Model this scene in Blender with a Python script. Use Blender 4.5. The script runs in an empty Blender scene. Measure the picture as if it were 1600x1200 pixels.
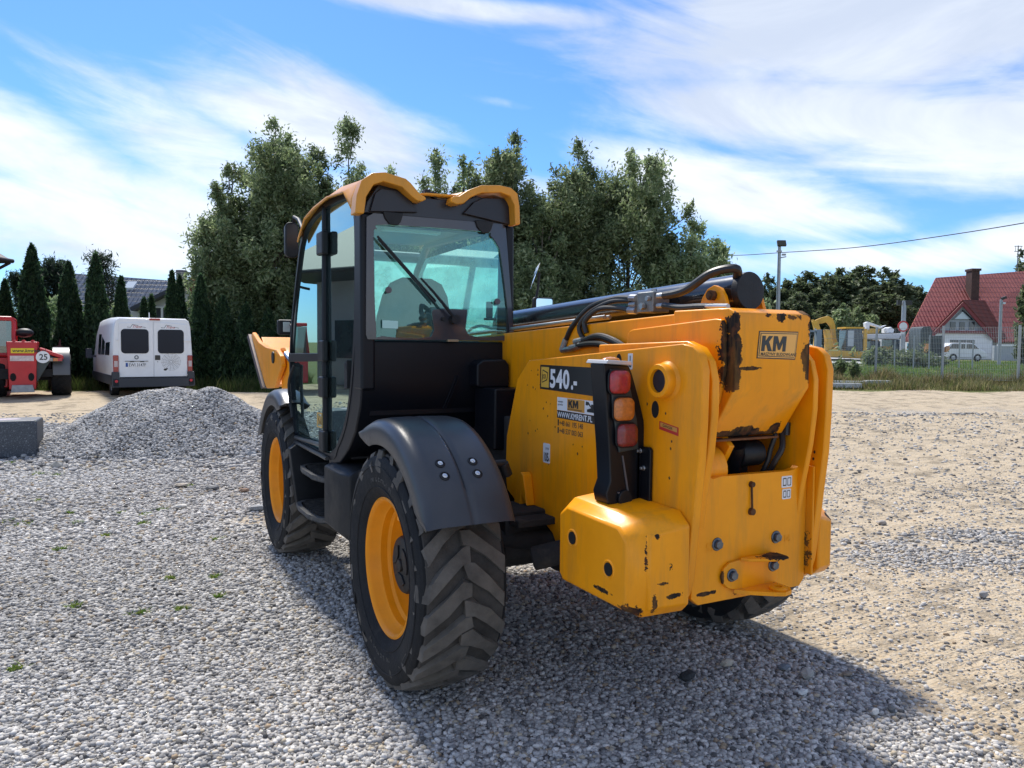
import bpy, bmesh, math, random
import numpy as np
from math import sin, cos, pi, radians as R, sqrt, atan2
from mathutils import Vector, Matrix
from mathutils.geometry import tessellate_polygon
random.seed(7); rng = np.random.default_rng(7)
SC = bpy.context.scene; COL = SC.collection
# ---------------------------------------------------------------- camera
YAW, PITCH, ROLL = R(28.206), R(-2.801), R(0.472)
CX, CY, CZ = -2.390, -3.579, 1.705
FPX = 1179.44
cam = bpy.data.cameras.new('camera'); cam.lens = FPX/1600*36; cam.sensor_width = 36; cam.clip_end = 5000; cam.clip_start = .05
co = bpy.data.objects.new('camera', cam); COL.objects.link(co)
Fv = Vector((sin(YAW)*cos(PITCH), cos(YAW)*cos(PITCH), sin(PITCH))); Rv = Vector((cos(YAW), -sin(YAW), 0)); Uv = Rv.cross(Fv)
Rr = Rv*cos(ROLL)+Uv*sin(ROLL); Ur = -Rv*sin(ROLL)+Uv*cos(ROLL)
m = Matrix((Rr, Ur, -Fv)).transposed().to_4x4(); m.translation = (CX, CY, CZ); co.matrix_world = m
SC.camera = co
# ---------------------------------------------------------------- sky and sun
SUN_AZ, SUN_EL = R(3), R(52)
HF = (sin(YAW), cos(YAW)); HR = (cos(YAW), -sin(YAW))
def hy(px): return 537+.0082*(px-167)                     # horizon row of the lot seen from where the photographer stood
def G(px, d):                                             # ground point d metres ahead
    r = (px-800)/FPX*d
    return CX+HF[0]*d+HR[0]*r, CY+HF[1]*d+HR[1]*r
def Zp(px, py, d): return CZ+(hy(px)-py)/FPX*d
W = bpy.data.worlds.new('World'); SC.world = W; W.use_nodes = True
nt = W.node_tree; N = nt.nodes; L = nt.links; N.clear()
def nd(t, **k):
    n = N.new(t)
    for a, b in k.items(): setattr(n, a, b)
    return n
def mth(op, a, b=None, c=None, clamp=False):
    n = N.new('ShaderNodeMath'); n.operation = op; n.use_clamp = clamp
    for i, v in enumerate((a, b, c)):
        if v is None: continue
        if isinstance(v, (int, float)): n.inputs[i].default_value = v
        else: L.new(v, n.inputs[i])
    return n.outputs[0]
sky = nd('ShaderNodeTexSky', sky_type='NISHITA', sun_disc=False, sun_elevation=SUN_EL, sun_rotation=SUN_AZ, air_density=1.0, dust_density=.3, ozone_density=2.5)
tc = nd('ShaderNodeTexCoord'); sp = nd('ShaderNodeSeparateXYZ'); L.new(tc.outputs['Generated'], sp.inputs[0])
az = mth('ARCTAN2', sp.outputs[0], sp.outputs[1]); el = mth('ARCSINE', sp.outputs[2])
cb = nd('ShaderNodeCombineXYZ'); L.new(az, cb.inputs[0]); L.new(el, cb.inputs[1])
def noise(sx, sy, rot, det=8, rough=.6, dist=0., off=0.):
    mp = nd('ShaderNodeMapping'); L.new(cb.outputs[0], mp.inputs[0])
    mp.inputs['Rotation'].default_value = (0, 0, rot)
    mp2 = nd('ShaderNodeMapping'); L.new(mp.outputs[0], mp2.inputs[0]); mp2.inputs['Scale'].default_value = (sx, sy, 1); mp2.inputs['Location'].default_value = (off, off*.7, off*1.3)
    n = nd('ShaderNodeTexNoise'); n.inputs['Scale'].default_value = 1; n.inputs['Detail'].default_value = det; n.inputs['Roughness'].default_value = rough; n.inputs['Distortion'].default_value = dist
    L.new(mp2.outputs[0], n.inputs['Vector']); return n.outputs[0]
def azel(px, py):
    u = (px-800)/FPX; v = -(py-600)/FPX
    d = (Fv+Rr*u+Ur*v).normalized(); return atan2(d.x, d.y), math.asin(d.z)
# cloud banks: centre (as seen from the lot), half sizes, tilt, weight
BANKS = [(30,235,300,75,-24,1.),(190,350,400,105,-5,.95),(510,195,230,75,-8,1.15),(330,245,260,80,-22,.8),(1420,30,480,105,-2,1.25),(720,12,330,22,-4,1.05),
         (1250,175,310,62,-7,1.2),(1560,210,300,80,-10,1.15),(1130,300,260,60,-14,1.1),(1290,335,130,26,-14,.9),(1560,385,300,40,6,.9),(1330,405,260,35,0,.85),(1100,150,120,35,10,.7),(780,160,90,12,-8,.5),
         (650,300,420,70,0,.75),(1420,90,420,50,-6,.85)]
dens = None
for (px, py, rx, ry, an, w) in BANKS:
    a0, e0 = azel(px, py); k = 1/FPX*.95
    da = mth('SUBTRACT', az, a0); de = mth('SUBTRACT', el, e0); c_, s_ = cos(R(an)), sin(R(an))
    u = mth('MULTIPLY', mth('ADD', mth('MULTIPLY', da, c_), mth('MULTIPLY', de, s_)), 1/(rx*k))
    v = mth('MULTIPLY', mth('SUBTRACT', mth('MULTIPLY', de, c_), mth('MULTIPLY', da, s_)), 1/(ry*k))
    q = mth('ADD', mth('MULTIPLY', u, u), mth('MULTIPLY', v, v))
    g = mth('MULTIPLY', mth('EXPONENT', mth('MULTIPLY', q, -1.0)), w)
    dens = g if dens is None else mth('MAXIMUM', dens, g)
back = mth('MULTIPLY', mth('SUBTRACT', noise(1.6, 3, 0, 4, .5, 0, 5), .22), 2.0)          # cover over the rest of the sky
dist_ = mth('ABSOLUTE', mth('SUBTRACT', az, YAW)); outm = mth('MULTIPLY', mth('SUBTRACT', dist_, .75), 3, clamp=True)
outm = mth('MAXIMUM', outm, mth('MULTIPLY', mth('SUBTRACT', el, .5), 3, clamp=True))
dens = mth('ADD', mth('MULTIPLY', dens, mth('SUBTRACT', 1, outm)), mth('MULTIPLY', back, outm))
n1 = noise(3.2, 14, R(14), 9, .58, .9, 3.1); n2 = noise(9, 22, R(10), 9, .62, .5, 8.)
f = mth('ADD', dens, mth('MULTIPLY', mth('SUBTRACT', n1, .5), 1.15)); f = mth('ADD', f, mth('MULTIPLY', mth('SUBTRACT', n2, .5), .55))
mr = nd('ShaderNodeMapRange', interpolation_type='SMOOTHSTEP'); L.new(f, mr.inputs[0]); mr.inputs[1].default_value = .22; mr.inputs[2].default_value = .98
shade = nd('ShaderNodeMapRange', interpolation_type='SMOOTHSTEP'); L.new(mth('ADD', noise(2.2, 7, R(8), 7, .6, .6, 11.), mth('MULTIPLY', mth('SUBTRACT', el, .2), .85)), shade.inputs[0]); shade.inputs[1].default_value = .42; shade.inputs[2].default_value = .75
cc = nd('ShaderNodeMix', data_type='RGBA'); L.new(shade.outputs[0], cc.inputs[0]); cc.inputs[6].default_value = (6.6, 6.9, 7.3, 1); cc.inputs[7].default_value = (4.2, 4.7, 5.6, 1)
tint = nd('ShaderNodeMix', data_type='RGBA', blend_type='MULTIPLY'); tint.inputs[0].default_value = 1; L.new(sky.outputs[0], tint.inputs[6]); tint.inputs[7].default_value = (.44, .71, 1.06, 1)
mx = nd('ShaderNodeMix', data_type='RGBA'); L.new(mth('MULTIPLY', mr.outputs[0], .93), mx.inputs[0]); L.new(tint.outputs[2], mx.inputs[6]); L.new(cc.outputs[2], mx.inputs[7])
bg = nd('ShaderNodeBackground'); bg.inputs[1].default_value = .11; L.new(mx.outputs[2], bg.inputs[0])
wo = nd('ShaderNodeOutputWorld'); L.new(bg.outputs[0], wo.inputs[0])
sl = bpy.data.lights.new('sun', 'SUN'); sl.energy = 3.8; sl.angle = R(7); sl.color = (1, .95, .86)
so = bpy.data.objects.new('sun', sl); COL.objects.link(so)
sd = Vector((sin(SUN_AZ)*cos(SUN_EL), cos(SUN_AZ)*cos(SUN_EL), sin(SUN_EL))); so.rotation_euler = sd.to_track_quat('Z', 'Y').to_euler(); so.location = (0, 0, 30)
SC.view_settings.view_transform = 'Standard'; SC.view_settings.look = 'None'; SC.view_settings.exposure = 0.62; SC.view_settings.gamma = 1
# ---------------------------------------------------------------- materials
MT = {}
def mat(name, col, rough=.5, metal=0, var=0., vscale=6., bump=0., bscale=60., coat=0., dirt=None, spec=.5, emit=None):
    if name in MT: return MT[name]
    M = bpy.data.materials.new(name); M.use_nodes = True; t = M.node_tree; b = t.nodes['Principled BSDF']
    b.inputs['Base Color'].default_value = (*col, 1); b.inputs['Roughness'].default_value = rough; b.inputs['Metallic'].default_value = metal
    b.inputs['Coat Weight'].default_value = coat; b.inputs['Coat Roughness'].default_value = .12; b.inputs['Specular IOR Level'].default_value = spec
    if emit: b.inputs['Emission Color'].default_value = (*emit[0], 1); b.inputs['Emission Strength'].default_value = emit[1]
    c = t.nodes.new('ShaderNodeTexCoord')
    def nz(sc, det=5, ro=.6):
        n = t.nodes.new('ShaderNodeTexNoise'); n.inputs['Scale'].default_value = sc; n.inputs['Detail'].default_value = det; n.inputs['Roughness'].default_value = ro
        t.links.new(c.outputs['Object'], n.inputs['Vector']); return n
    out = None
    if var:
        n = nz(vscale); r = t.nodes.new('ShaderNodeMapRange'); t.links.new(n.outputs[0], r.inputs[0]); r.inputs[1].default_value = .3; r.inputs[2].default_value = .7
        mi = t.nodes.new('ShaderNodeMix'); mi.data_type = 'RGBA'; t.links.new(r.outputs[0], mi.inputs[0])
        mi.inputs[6].default_value = (*[v*(1-var) for v in col], 1); mi.inputs[7].default_value = (*[min(1, v*(1+var)) for v in col], 1)
        out = mi.outputs[2]
    if dirt:                                                  # (colour, threshold, scale)
        n = nz(dirt[2], 8, .7); r = t.nodes.new('ShaderNodeMapRange'); t.links.new(n.outputs[0], r.inputs[0]); r.inputs[1].default_value = dirt[1]; r.inputs[2].default_value = dirt[1]+.18
        mi = t.nodes.new('ShaderNodeMix'); mi.data_type = 'RGBA'; t.links.new(r.outputs[0], mi.inputs[0])
        if out: t.links.new(out, mi.inputs[6])
        else: mi.inputs[6].default_value = (*col, 1)
        mi.inputs[7].default_value = (*dirt[0], 1); out = mi.outputs[2]
        r2 = t.nodes.new('ShaderNodeMapRange'); t.links.new(n.outputs[0], r2.inputs[0]); r2.inputs[1].default_value = dirt[1]-.2; r2.inputs[2].default_value = dirt[1]+.2; r2.inputs[3].default_value = rough; r2.inputs[4].default_value = min(1, rough+.35)
        t.links.new(r2.outputs[0], b.inputs['Roughness'])
    if out: t.links.new(out, b.inputs['Base Color'])
    if bump:
        n = nz(bscale, 6); bp = t.nodes.new('ShaderNodeBump'); bp.inputs['Strength'].default_value = bump; bp.inputs['Distance'].default_value = .01
        t.links.new(n.outputs[0], bp.inputs['Height']); t.links.new(bp.outputs[0], b.inputs['Normal'])
    MT[name] = M; return M
def glassmat(name, tint, refl=.08, rough=.0, dust=.0, rcol=(.95, 1, 1), trans=None):
    if name in MT: return MT[name]
    M = bpy.data.materials.new(name); M.use_nodes = True; t = M.node_tree; t.nodes.clear()
    tr = t.nodes.new('ShaderNodeBsdfTransparent'); tr.inputs[0].default_value = (*tint, 1)
    gl = t.nodes.new('ShaderNodeBsdfGlossy'); gl.inputs['Roughness'].default_value = rough; gl.inputs[0].default_value = (*rcol, 1)
    fr = t.nodes.new('ShaderNodeFresnel'); fr.inputs[0].default_value = 1.55
    ad = t.nodes.new('ShaderNodeMath'); ad.operation = 'ADD'; ad.use_clamp = True; ad.inputs[1].default_value = refl; t.links.new(fr.outputs[0], ad.inputs[0])
    mi = t.nodes.new('ShaderNodeMixShader'); t.links.new(ad.outputs[0], mi.inputs[0]); t.links.new(tr.outputs[0], mi.inputs[1]); t.links.new(gl.outputs[0], mi.inputs[2])
    df = t.nodes.new('ShaderNodeBsdfTranslucent' if trans else 'ShaderNodeBsdfDiffuse'); df.inputs[0].default_value = (*(trans or (.5, .62, .6)), 1)
    c = t.nodes.new('ShaderNodeTexCoord'); n = t.nodes.new('ShaderNodeTexNoise'); n.inputs['Scale'].default_value = 9; n.inputs['Detail'].default_value = 8; n.inputs['Roughness'].default_value = .7; t.links.new(c.outputs['Object'], n.inputs['Vector'])
    mm = t.nodes.new('ShaderNodeMath'); mm.operation = 'MULTIPLY'; mm.inputs[1].default_value = dust*2; t.links.new(n.outputs[0], mm.inputs[0])
    m2 = t.nodes.new('ShaderNodeMixShader'); t.links.new(mm.outputs[0], m2.inputs[0]); t.links.new(mi.outputs[0], m2.inputs[1]); t.links.new(df.outputs[0], m2.inputs[2])
    o = t.nodes.new('ShaderNodeOutputMaterial'); t.links.new(m2.outputs[0], o.inputs[0]); MT[name] = M; return M
def wearmat(name, col, spots, rough=.34, thr=.62, dark=(.012, .009, .008), scale=22):
    """yellow paint with chips: spots = (centre, radii, weight) ellipsoids in object space where the paint has gone"""
    M = mat(name, col, rough, 0, .10, 3.0, .06, 25, .08, None, .3); t = M.node_tree; b = t.nodes['Principled BSDF']
    c = t.nodes.new('ShaderNodeTexCoord'); acc = None
    def mt(op, a, b_=None, clamp=False):
        n = t.nodes.new('ShaderNodeMath'); n.operation = op; n.use_clamp = clamp
        for i, v in enumerate((a, b_)):
            if v is None: continue
            if isinstance(v, (int, float)): n.inputs[i].default_value = v
            else: t.links.new(v, n.inputs[i])
        return n.outputs[0]
    for (p, r, w) in spots:
        s = t.nodes.new('ShaderNodeVectorMath'); s.operation = 'SUBTRACT'; t.links.new(c.outputs['Object'], s.inputs[0]); s.inputs[1].default_value = p
        d = t.nodes.new('ShaderNodeVectorMath'); d.operation = 'DIVIDE'; t.links.new(s.outputs[0], d.inputs[0]); d.inputs[1].default_value = r
        l = t.nodes.new('ShaderNodeVectorMath'); l.operation = 'LENGTH'; t.links.new(d.outputs[0], l.inputs[0])
        g = mt('MULTIPLY', mt('SUBTRACT', 1, l.outputs['Value'], True), w); acc = g if acc is None else mt('MAXIMUM', acc, g)
    n = t.nodes.new('ShaderNodeTexNoise'); n.inputs['Scale'].default_value = scale; n.inputs['Detail'].default_value = 10; n.inputs['Roughness'].default_value = .70; t.links.new(c.outputs['Object'], n.inputs['Vector'])
    v = mt('ADD', mt('MULTIPLY', n.outputs[0], 1.05), acc) if acc else n.outputs[0]; thr += .22
    r = t.nodes.new('ShaderNodeMapRange'); t.links.new(v, r.inputs[0]); r.inputs[1].default_value = thr; r.inputs[2].default_value = thr+.012
    mi = t.nodes.new('ShaderNodeMix'); mi.data_type = 'RGBA'; t.links.new(r.outputs[0], mi.inputs[0])
    lk = b.inputs['Base Color'].links[0].from_socket; t.links.new(lk, mi.inputs[6])
    n3 = t.nodes.new('ShaderNodeTexNoise'); n3.inputs['Scale'].default_value = 30; t.links.new(c.outputs['Object'], n3.inputs['Vector'])
    r3 = t.nodes.new('ShaderNodeMapRange'); t.links.new(n3.outputs[0], r3.inputs[0]); r3.inputs[1].default_value = .5; r3.inputs[2].default_value = .62
    dk = t.nodes.new('ShaderNodeMix'); dk.data_type = 'RGBA'; t.links.new(r3.outputs[0], dk.inputs[0]); dk.inputs[6].default_value = (*dark, 1); dk.inputs[7].default_value = (.075, .028, .012, 1)
    t.links.new(dk.outputs[2], mi.inputs[7])
    mp = t.nodes.new('ShaderNodeMapping'); t.links.new(c.outputs['Object'], mp.inputs[0]); mp.inputs['Scale'].default_value = (9, 9, 1.1)      # rain-washed dust streaks
    n4 = t.nodes.new('ShaderNodeTexNoise'); n4.inputs['Scale'].default_value = 1.6; n4.inputs['Detail'].default_value = 8; n4.inputs['Roughness'].default_value = .65; t.links.new(mp.outputs[0], n4.inputs['Vector'])
    r4 = t.nodes.new('ShaderNodeMapRange'); t.links.new(n4.outputs[0], r4.inputs[0]); r4.inputs[1].default_value = .48; r4.inputs[2].default_value = .78; r4.inputs[4].default_value = .55
    m4 = t.nodes.new('ShaderNodeMix'); m4.data_type = 'RGBA'; t.links.new(r4.outputs[0], m4.inputs[0]); t.links.new(mi.outputs[2], m4.inputs[6]); m4.inputs[7].default_value = (.42, .20, .035, 1)
    t.links.new(m4.outputs[2], b.inputs['Base Color'])
    rr = t.nodes.new('ShaderNodeMapRange'); t.links.new(r.outputs[0], rr.inputs[0]); rr.inputs[3].default_value = rough; rr.inputs[4].default_value = .8; t.links.new(rr.outputs[0], b.inputs['Roughness'])
    rc = t.nodes.new('ShaderNodeMapRange'); t.links.new(r.outputs[0], rc.inputs[0]); rc.inputs[3].default_value = .08; rc.inputs[4].default_value = 0; t.links.new(rc.outputs[0], b.inputs['Coat Weight'])
    return M
# ---------------------------------------------------------------- mesh builder
def catmull(P, n=6, closed=False):
    P = [Vector(p) for p in P]; out = []; k = len(P)
    for i in range(k if closed else k-1):
        p0 = P[(i-1) % k] if closed or i > 0 else P[0]; p1 = P[i]; p2 = P[(i+1) % k]; p3 = P[(i+2) % k] if closed or i+2 < k else P[-1]
        for j in range(n):
            t = j/n; out.append(.5*((2*p1)+(-p0+p2)*t+(2*p0-5*p1+4*p2-p3)*t*t+(-p0+3*p1-3*p2+p3)*t**3))
    if not closed: out.append(P[-1])
    return out
class MB:
    def __init__(s): s.v = []; s.f = []; s.b = []
    def add(s, v, f):
        o = len(s.v); s.b.append((o, len(s.f))); s.v += [tuple(p) for p in v]; s.f += [tuple(i+o for i in q) for q in f]; return s
    def box(s, x0, y0, z0, x1, y1, z1):
        return s.add([(x0,y0,z0),(x1,y0,z0),(x1,y1,z0),(x0,y1,z0),(x0,y0,z1),(x1,y0,z1),(x1,y1,z1),(x0,y1,z1)], [(0,3,2,1),(4,5,6,7),(0,1,5,4),(1,2,6,5),(2,3,7,6),(3,0,4,7)])
    def obox(s, c, ax, ay, az, hx, hy_, hz):
        c = Vector(c); ax, ay, az = Vector(ax).normalized()*hx, Vector(ay).normalized()*hy_, Vector(az).normalized()*hz
        P = [c+i*ax+j*ay+k*az for k in (-1, 1) for (i, j) in ((-1,-1),(1,-1),(1,1),(-1,1))]
        return s.add(P, [(0,3,2,1),(4,5,6,7),(0,1,5,4),(1,2,6,5),(2,3,7,6),(3,0,4,7)])
    def prism(s, pts, axis, a, b, holes=()):
        def P(q, t): return {'x': (t, q[0], q[1]), 'y': (q[0], t, q[1]), 'z': (q[0], q[1], t)}[axis]
        loops = [list(pts)]+[list(h) for h in holes]; flat = [q for l in loops for q in l]; n = len(flat)
        v = [P(q, a) for q in flat]+[P(q, b) for q in flat]; f = []
        if holes:
            tri = tessellate_polygon([[Vector((q[0], q[1], 0)) for q in l] for l in loops]); f += [tuple(t) for t in tri]+[tuple(i+n for i in reversed(t)) for t in tri]
        else: f += [tuple(range(n)), tuple(range(2*n-1, n-1, -1))]
        o = 0
        for l in loops:
            k = len(l); f += [(o+i, o+(i+1) % k, n+o+(i+1) % k, n+o+i) for i in range(k)]; o += k
        return s.add(v, f)
    def tube(s, path, r, n=8, closed=False, cap=True, flat=1.):
        P = [Vector(p) for p in path]; k = len(P); rs = r if isinstance(r, (list, tuple)) else [r]*k; v = []; f = []; up = None
        for i, p in enumerate(P):
            t = (P[(i+1) % k]-P[i-1] if closed or 0 < i < k-1 else (P[1]-P[0] if i == 0 else P[-1]-P[-2])).normalized()
            if up is None: up = Vector((0, 0, 1)) if abs(t.z) < .9 else Vector((1, 0, 0))
            a = (up-t*up.dot(t)).normalized(); up = a; b = t.cross(a)
            v += [p+(a*cos(2*pi*j/n)*flat+b*sin(2*pi*j/n))*rs[i] for j in range(n)]
        for i in range(k if closed else k-1):
            i2 = (i+1) % k; f += [(i*n+j, i*n+(j+1) % n, i2*n+(j+1) % n, i2*n+j) for j in range(n)]
        if cap and not closed: f += [tuple(range(n-1, -1, -1)), tuple(range((k-1)*n, k*n))]
        return s.add(v, f)
    def lathe(s, prof, c, axis='x', n=32, closed=False, caps=True):
        v = []; f = []; k = len(prof)
        for (r, t) in prof:
            for j in range(n):
                a = 2*pi*j/n; u, w = r*cos(a), r*sin(a)
                v.append({'x': (c[0]+t, c[1]+u, c[2]+w), 'y': (c[0]+u, c[1]+t, c[2]+w), 'z': (c[0]+u, c[1]+w, c[2]+t)}[axis])
        for i in range(k if closed else k-1):
            i2 = (i+1) % k; f += [(i*n+j, i*n+(j+1) % n, i2*n+(j+1) % n, i2*n+j) for j in range(n)]
        if not closed and caps:
            if prof[0][0] > 1e-5: f.append(tuple(range(n)))
            if prof[-1][0] > 1e-5: f.append(tuple(range((k-1)*n, k*n)))
        return s.add(v, f)
    def cyl(s, a, b, r, n=16): return s.tube([a, b], r, n)
    def loft(s, secs, caps=True):
        n = len(secs[0]); v = [p for q in secs for p in q]; f = []
        for i in range(len(secs)-1): f += [(i*n+j, i*n+(j+1) % n, (i+1)*n+(j+1) % n, (i+1)*n+j) for j in range(n)]
        if caps: f += [tuple(range(n-1, -1, -1)), tuple(range((len(secs)-1)*n, len(secs)*n))]
        return s.add(v, f)
    def ell(s, c, r, n=16, m_=10):
        pr = [(sin(pi*i/m_), -cos(pi*i/m_)) for i in range(m_+1)]; v = []; f = []
        for (a, t) in pr: v += [(c[0]+r[0]*a*cos(2*pi*j/n), c[1]+r[1]*a*sin(2*pi*j/n), c[2]+r[2]*t) for j in range(n)]
        for i in range(m_): f += [(i*n+j, i*n+(j+1) % n, (i+1)*n+(j+1) % n, (i+1)*n+j) for j in range(n)]
        return s.add(v, f)
    def build(s, name, m_, parent=None, bevel=0, seg=2, smooth=True, ang=35, loc=None, rz=None):
        me = bpy.data.meshes.new(name); me.from_pydata([tuple(p) for p in s.v], [], s.f); me.validate()
        b = bmesh.new(); b.from_mesh(me); bmesh.ops.remove_doubles(b, verts=b.verts, dist=1e-5); bmesh.ops.recalc_face_normals(b, faces=b.faces); b.to_mesh(me); b.free()
        me.materials.append(m_)
        if smooth:
            me.polygons.foreach_set('use_smooth', [True]*len(me.polygons)); me.set_sharp_from_angle(angle=R(ang))
        o = bpy.data.objects.new(name, me); COL.objects.link(o); o.parent = parent
        if bevel:
            bv = o.modifiers.new('bevel', 'BEVEL'); bv.width = bevel; bv.segments = seg; bv.limit_method = 'ANGLE'; bv.angle_limit = R(40); bv.harden_normals = True
        if loc is not None: o.location = loc
        if rz is not None: o.rotation_euler.z = rz
        return o
def parts(mb, name, m_, parent, **k):
    out = []; B = mb.b+[(len(mb.v), len(mb.f))]
    for (v0, f0), (v1, f1) in zip(B[:-1], B[1:]):
        q = MB(); q.v = mb.v[v0:v1]; q.f = [tuple(i-v0 for i in f) for f in mb.f[f0:f1]]; out.append(q.build(name, m_, parent, **k))
    return out
def raw(name, V, F, m_, parent=None, col=None, smooth=False):
    """fast mesh from numpy arrays; F is (n, k)"""
    me = bpy.data.meshes.new(name); V = np.asarray(V, np.float32); F = np.asarray(F, np.int32); k = F.shape[1]
    me.vertices.add(len(V)); me.vertices.foreach_set('co', V.ravel()); me.loops.add(F.size); me.loops.foreach_set('vertex_index', F.ravel())
    me.polygons.add(len(F)); me.polygons.foreach_set('loop_start', np.arange(0, F.size, k, dtype=np.int32)); me.polygons.foreach_set('loop_total', np.full(len(F), k, np.int32))
    if smooth: me.polygons.foreach_set('use_smooth', np.ones(len(F), bool))
    me.update(calc_edges=True)
    if col is not None:
        a = me.color_attributes.new('Col', 'FLOAT_COLOR', 'POINT'); c = np.ones((len(V), 4), np.float32); c[:, :3] = col; a.data.foreach_set('color', c.ravel())
    me.materials.append(m_); o = bpy.data.objects.new(name, me); COL.objects.link(o); o.parent = parent; return o
def empty(name, loc=(0, 0, 0), rz=0, label=None, cat=None, group=None):
    o = bpy.data.objects.new(name, None); COL.objects.link(o); o.location = loc; o.rotation_euler = (0, 0, rz); return tag(o, label, cat, group)
def tag(o, label=None, cat=None, group=None, kind=None):
    if label: o['label'] = label
    if cat: o['category'] = cat
    if group: o['group'] = group
    if kind: o['kind'] = kind
    return o
def copy_tree(o, parent=None):
    c = o.copy(); COL.objects.link(c); c.parent = parent
    for ch in list(o.children): copy_tree(ch, c)
    return c
DG = None
def text(name, s, h, org, right, up, m_, parent, bold=0., shear=0., sx=1., align='LEFT', ext=.0006, sp=1.):
    cu = bpy.data.curves.new('t', 'FONT'); cu.body = s; cu.size = 1; cu.offset = bold; cu.shear = shear; cu.extrude = 0; cu.resolution_u = 3; cu.align_x = align; cu.space_character = sp
    o = bpy.data.objects.new('t', cu); COL.objects.link(o); bpy.context.view_layer.update()
    dg = bpy.context.evaluated_depsgraph_get(); me = bpy.data.meshes.new_from_object(o.evaluated_get(dg)); bpy.data.objects.remove(o); bpy.data.curves.remove(cu)
    r = Vector(right).normalized(); u = Vector(up).normalized(); n = r.cross(u); k = h/.72
    M4 = Matrix((r*k*sx, u*k, n*k)).transposed().to_4x4(); M4.translation = Vector(org)+n*ext
    me.transform(M4); me.materials.clear(); me.materials.append(m_); me.name = name
    q = bpy.data.objects.new(name, me); COL.objects.link(q); q.parent = parent; return q
def rrect(x0, z0, x1, z1, r, n=5):
    out = []
    for (cx, cz, a0) in ((x1-r, z0+r, -90), (x1-r, z1-r, 0), (x0+r, z1-r, 90), (x0+r, z0+r, 180)):
        out += [(cx+r*cos(R(a0+90*i/n)), cz+r*sin(R(a0+90*i/n))) for i in range(n+1)]
    return out
def circ(cx, cz, r, n=20, rz=None): return [(cx+r*cos(2*pi*i/n), cz+(rz or r)*sin(2*pi*i/n)) for i in range(n)]
def smooth(a, b, x): t = np.clip((np.asarray(x, float)-a)/(b-a), 0, 1); return t*t*(3-2*t)
def rd(x, y):
    dx, dy = np.asarray(x)-CX, np.asarray(y)-CY; return dx*HR[0]+dy*HR[1], dx*HF[0]+dy*HF[1]
def gz(x, y):
    r, d = rd(x, y); k = .25+.38*smooth(0, 8, r); h = k*smooth(9, 25, d)+.006*np.maximum(0, d-25)
    return h
def gzp(px, d): x, y = G(px, d); return float(gz(x, y))
YEL = (.95, .335, .003)
black = mat('black_plastic', (.011, .012, .014), .45, 0, .25, 9, .10, 160, 0, ((.07, .065, .058), .66, 3.), .35)
blackp = mat('black_paint', (.005, .006, .009), .35, 0, .15, 4, .03, 40, 0, None, .35)
rubber = mat('tyre_rubber', (.011, .012, .014), .7, 0, .3, 7, .35, 60, 0, ((.06, .055, .048), .62, 4.), .3)
steel = mat('zinc_steel', (.42, .43, .44), .38, .9, .15, 20, .1, 80)
hosem = mat('hose_rubber', (.014, .014, .015), .38, 0, .2, 30, .05, 60)
whitem = mat('white_paint', (.78, .79, .80), .35, 0, .05, 3, 0, 1, .2)
# ================================================================ TELEHANDLER (stands at the origin, nose along +Y)
TH = empty('telehandler', (0, 0, 0), 0, 'large yellow telehandler with black cab and worn tail, in the middle of the lot', 'telehandler')
yel = wearmat('yellow_paint', YEL, [((-.385, -.6, .9), (.001, .001, .001), 0)], thr=.9)
yel_tail = wearmat('yellow_tail', YEL, [((.0, -1.3, .69), (.30, .06, .02), .42), ((-.27, -1.30, .715), (.09, .05, .016), .8), ((.02, -1.33, .93), (.04, .05, .03), .25), ((.30, -1.3, .82), (.02, .08, .25), .42), ((-.34, -1.3, .85), (.015, .05, .2), .4)], thr=.62, scale=34)
yel_box = wearmat('yellow_boom', YEL, [((-.222, -1.37, 1.80), (.055, .10, .10), .8), ((-.215, -1.37, 1.70), (.062, .12, .13), .95), ((-.215, -1.36, 1.60), (.055, .10, .10), .85), ((-.14, -1.38, 1.628), (.11, .03, .014), .8), ((.20, -1.37, 1.67), (.06, .05, .10), .95), ((.20, -1.37, 1.62), (.03, .05, .10), .75), ((.215, -1.35, 1.86), (.09, .09, .035), .8), ((.21, -1.36, 1.78), (.03, .05, .14), .6),
    ((.04, -1.37, 1.835), (.05, .05, .05), .6), ((.12, -1.37, 1.835), (.12, .05, .03), .42), ((-.03, -1.37, 1.84), (.08, .05, .025), .42), ((-.03, -1.235, 1.35), (.13, .09, .055), 1.1), ((.14, -1.25, 1.365), (.05, .08, .05), .9), ((-.12, -1.25, 1.345), (.14, .08, .03), .9), ((.02, -1.24, 1.34), (.2, .08, .025), .8)], thr=.63, scale=30)
yel_cw = wearmat('yellow_counterweight', YEL, [((-.62, -1.27, .70), (.08, .08, .05), .72), ((-.56, -1.32, .73), (.03, .06, .08), .6), ((-.46, -1.335, .745), (.07, .05, .02), .7), ((-.65, -1.12, .735), (.06, .10, .018), .7), ((-.595, -1.31, .90), (.013, .05, .14), .55), ((-.48, -1.335, .86), (.03, .05, .04), .45), ((-.55, -1.335, .985), (.03, .05, .02), .6), ((-.52, -1.335, .80), (.05, .05, .012), .55)], thr=.62, scale=55)
yel_cwr = wearmat('yellow_counterweight_right', YEL, [((.47, -1.3, .77), (.06, .09, .025), .9), ((.44, -1.32, .97), (.03, .05, .035), .9), ((.5, -1.3, .86), (.015, .05, .12), .6)], thr=.62, scale=40)
rimy = mat('rim_yellow', (.90, .31, .003), .42, 0, .1, 6, .04, 40, 0, ((.25, .13, .04), .68, 6), .3)
inner = mat('dark_underbody', (.02, .02, .021), .8, 0, .4, 8, .3, 50, 0, ((.07, .06, .05), .55, 5))
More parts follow.
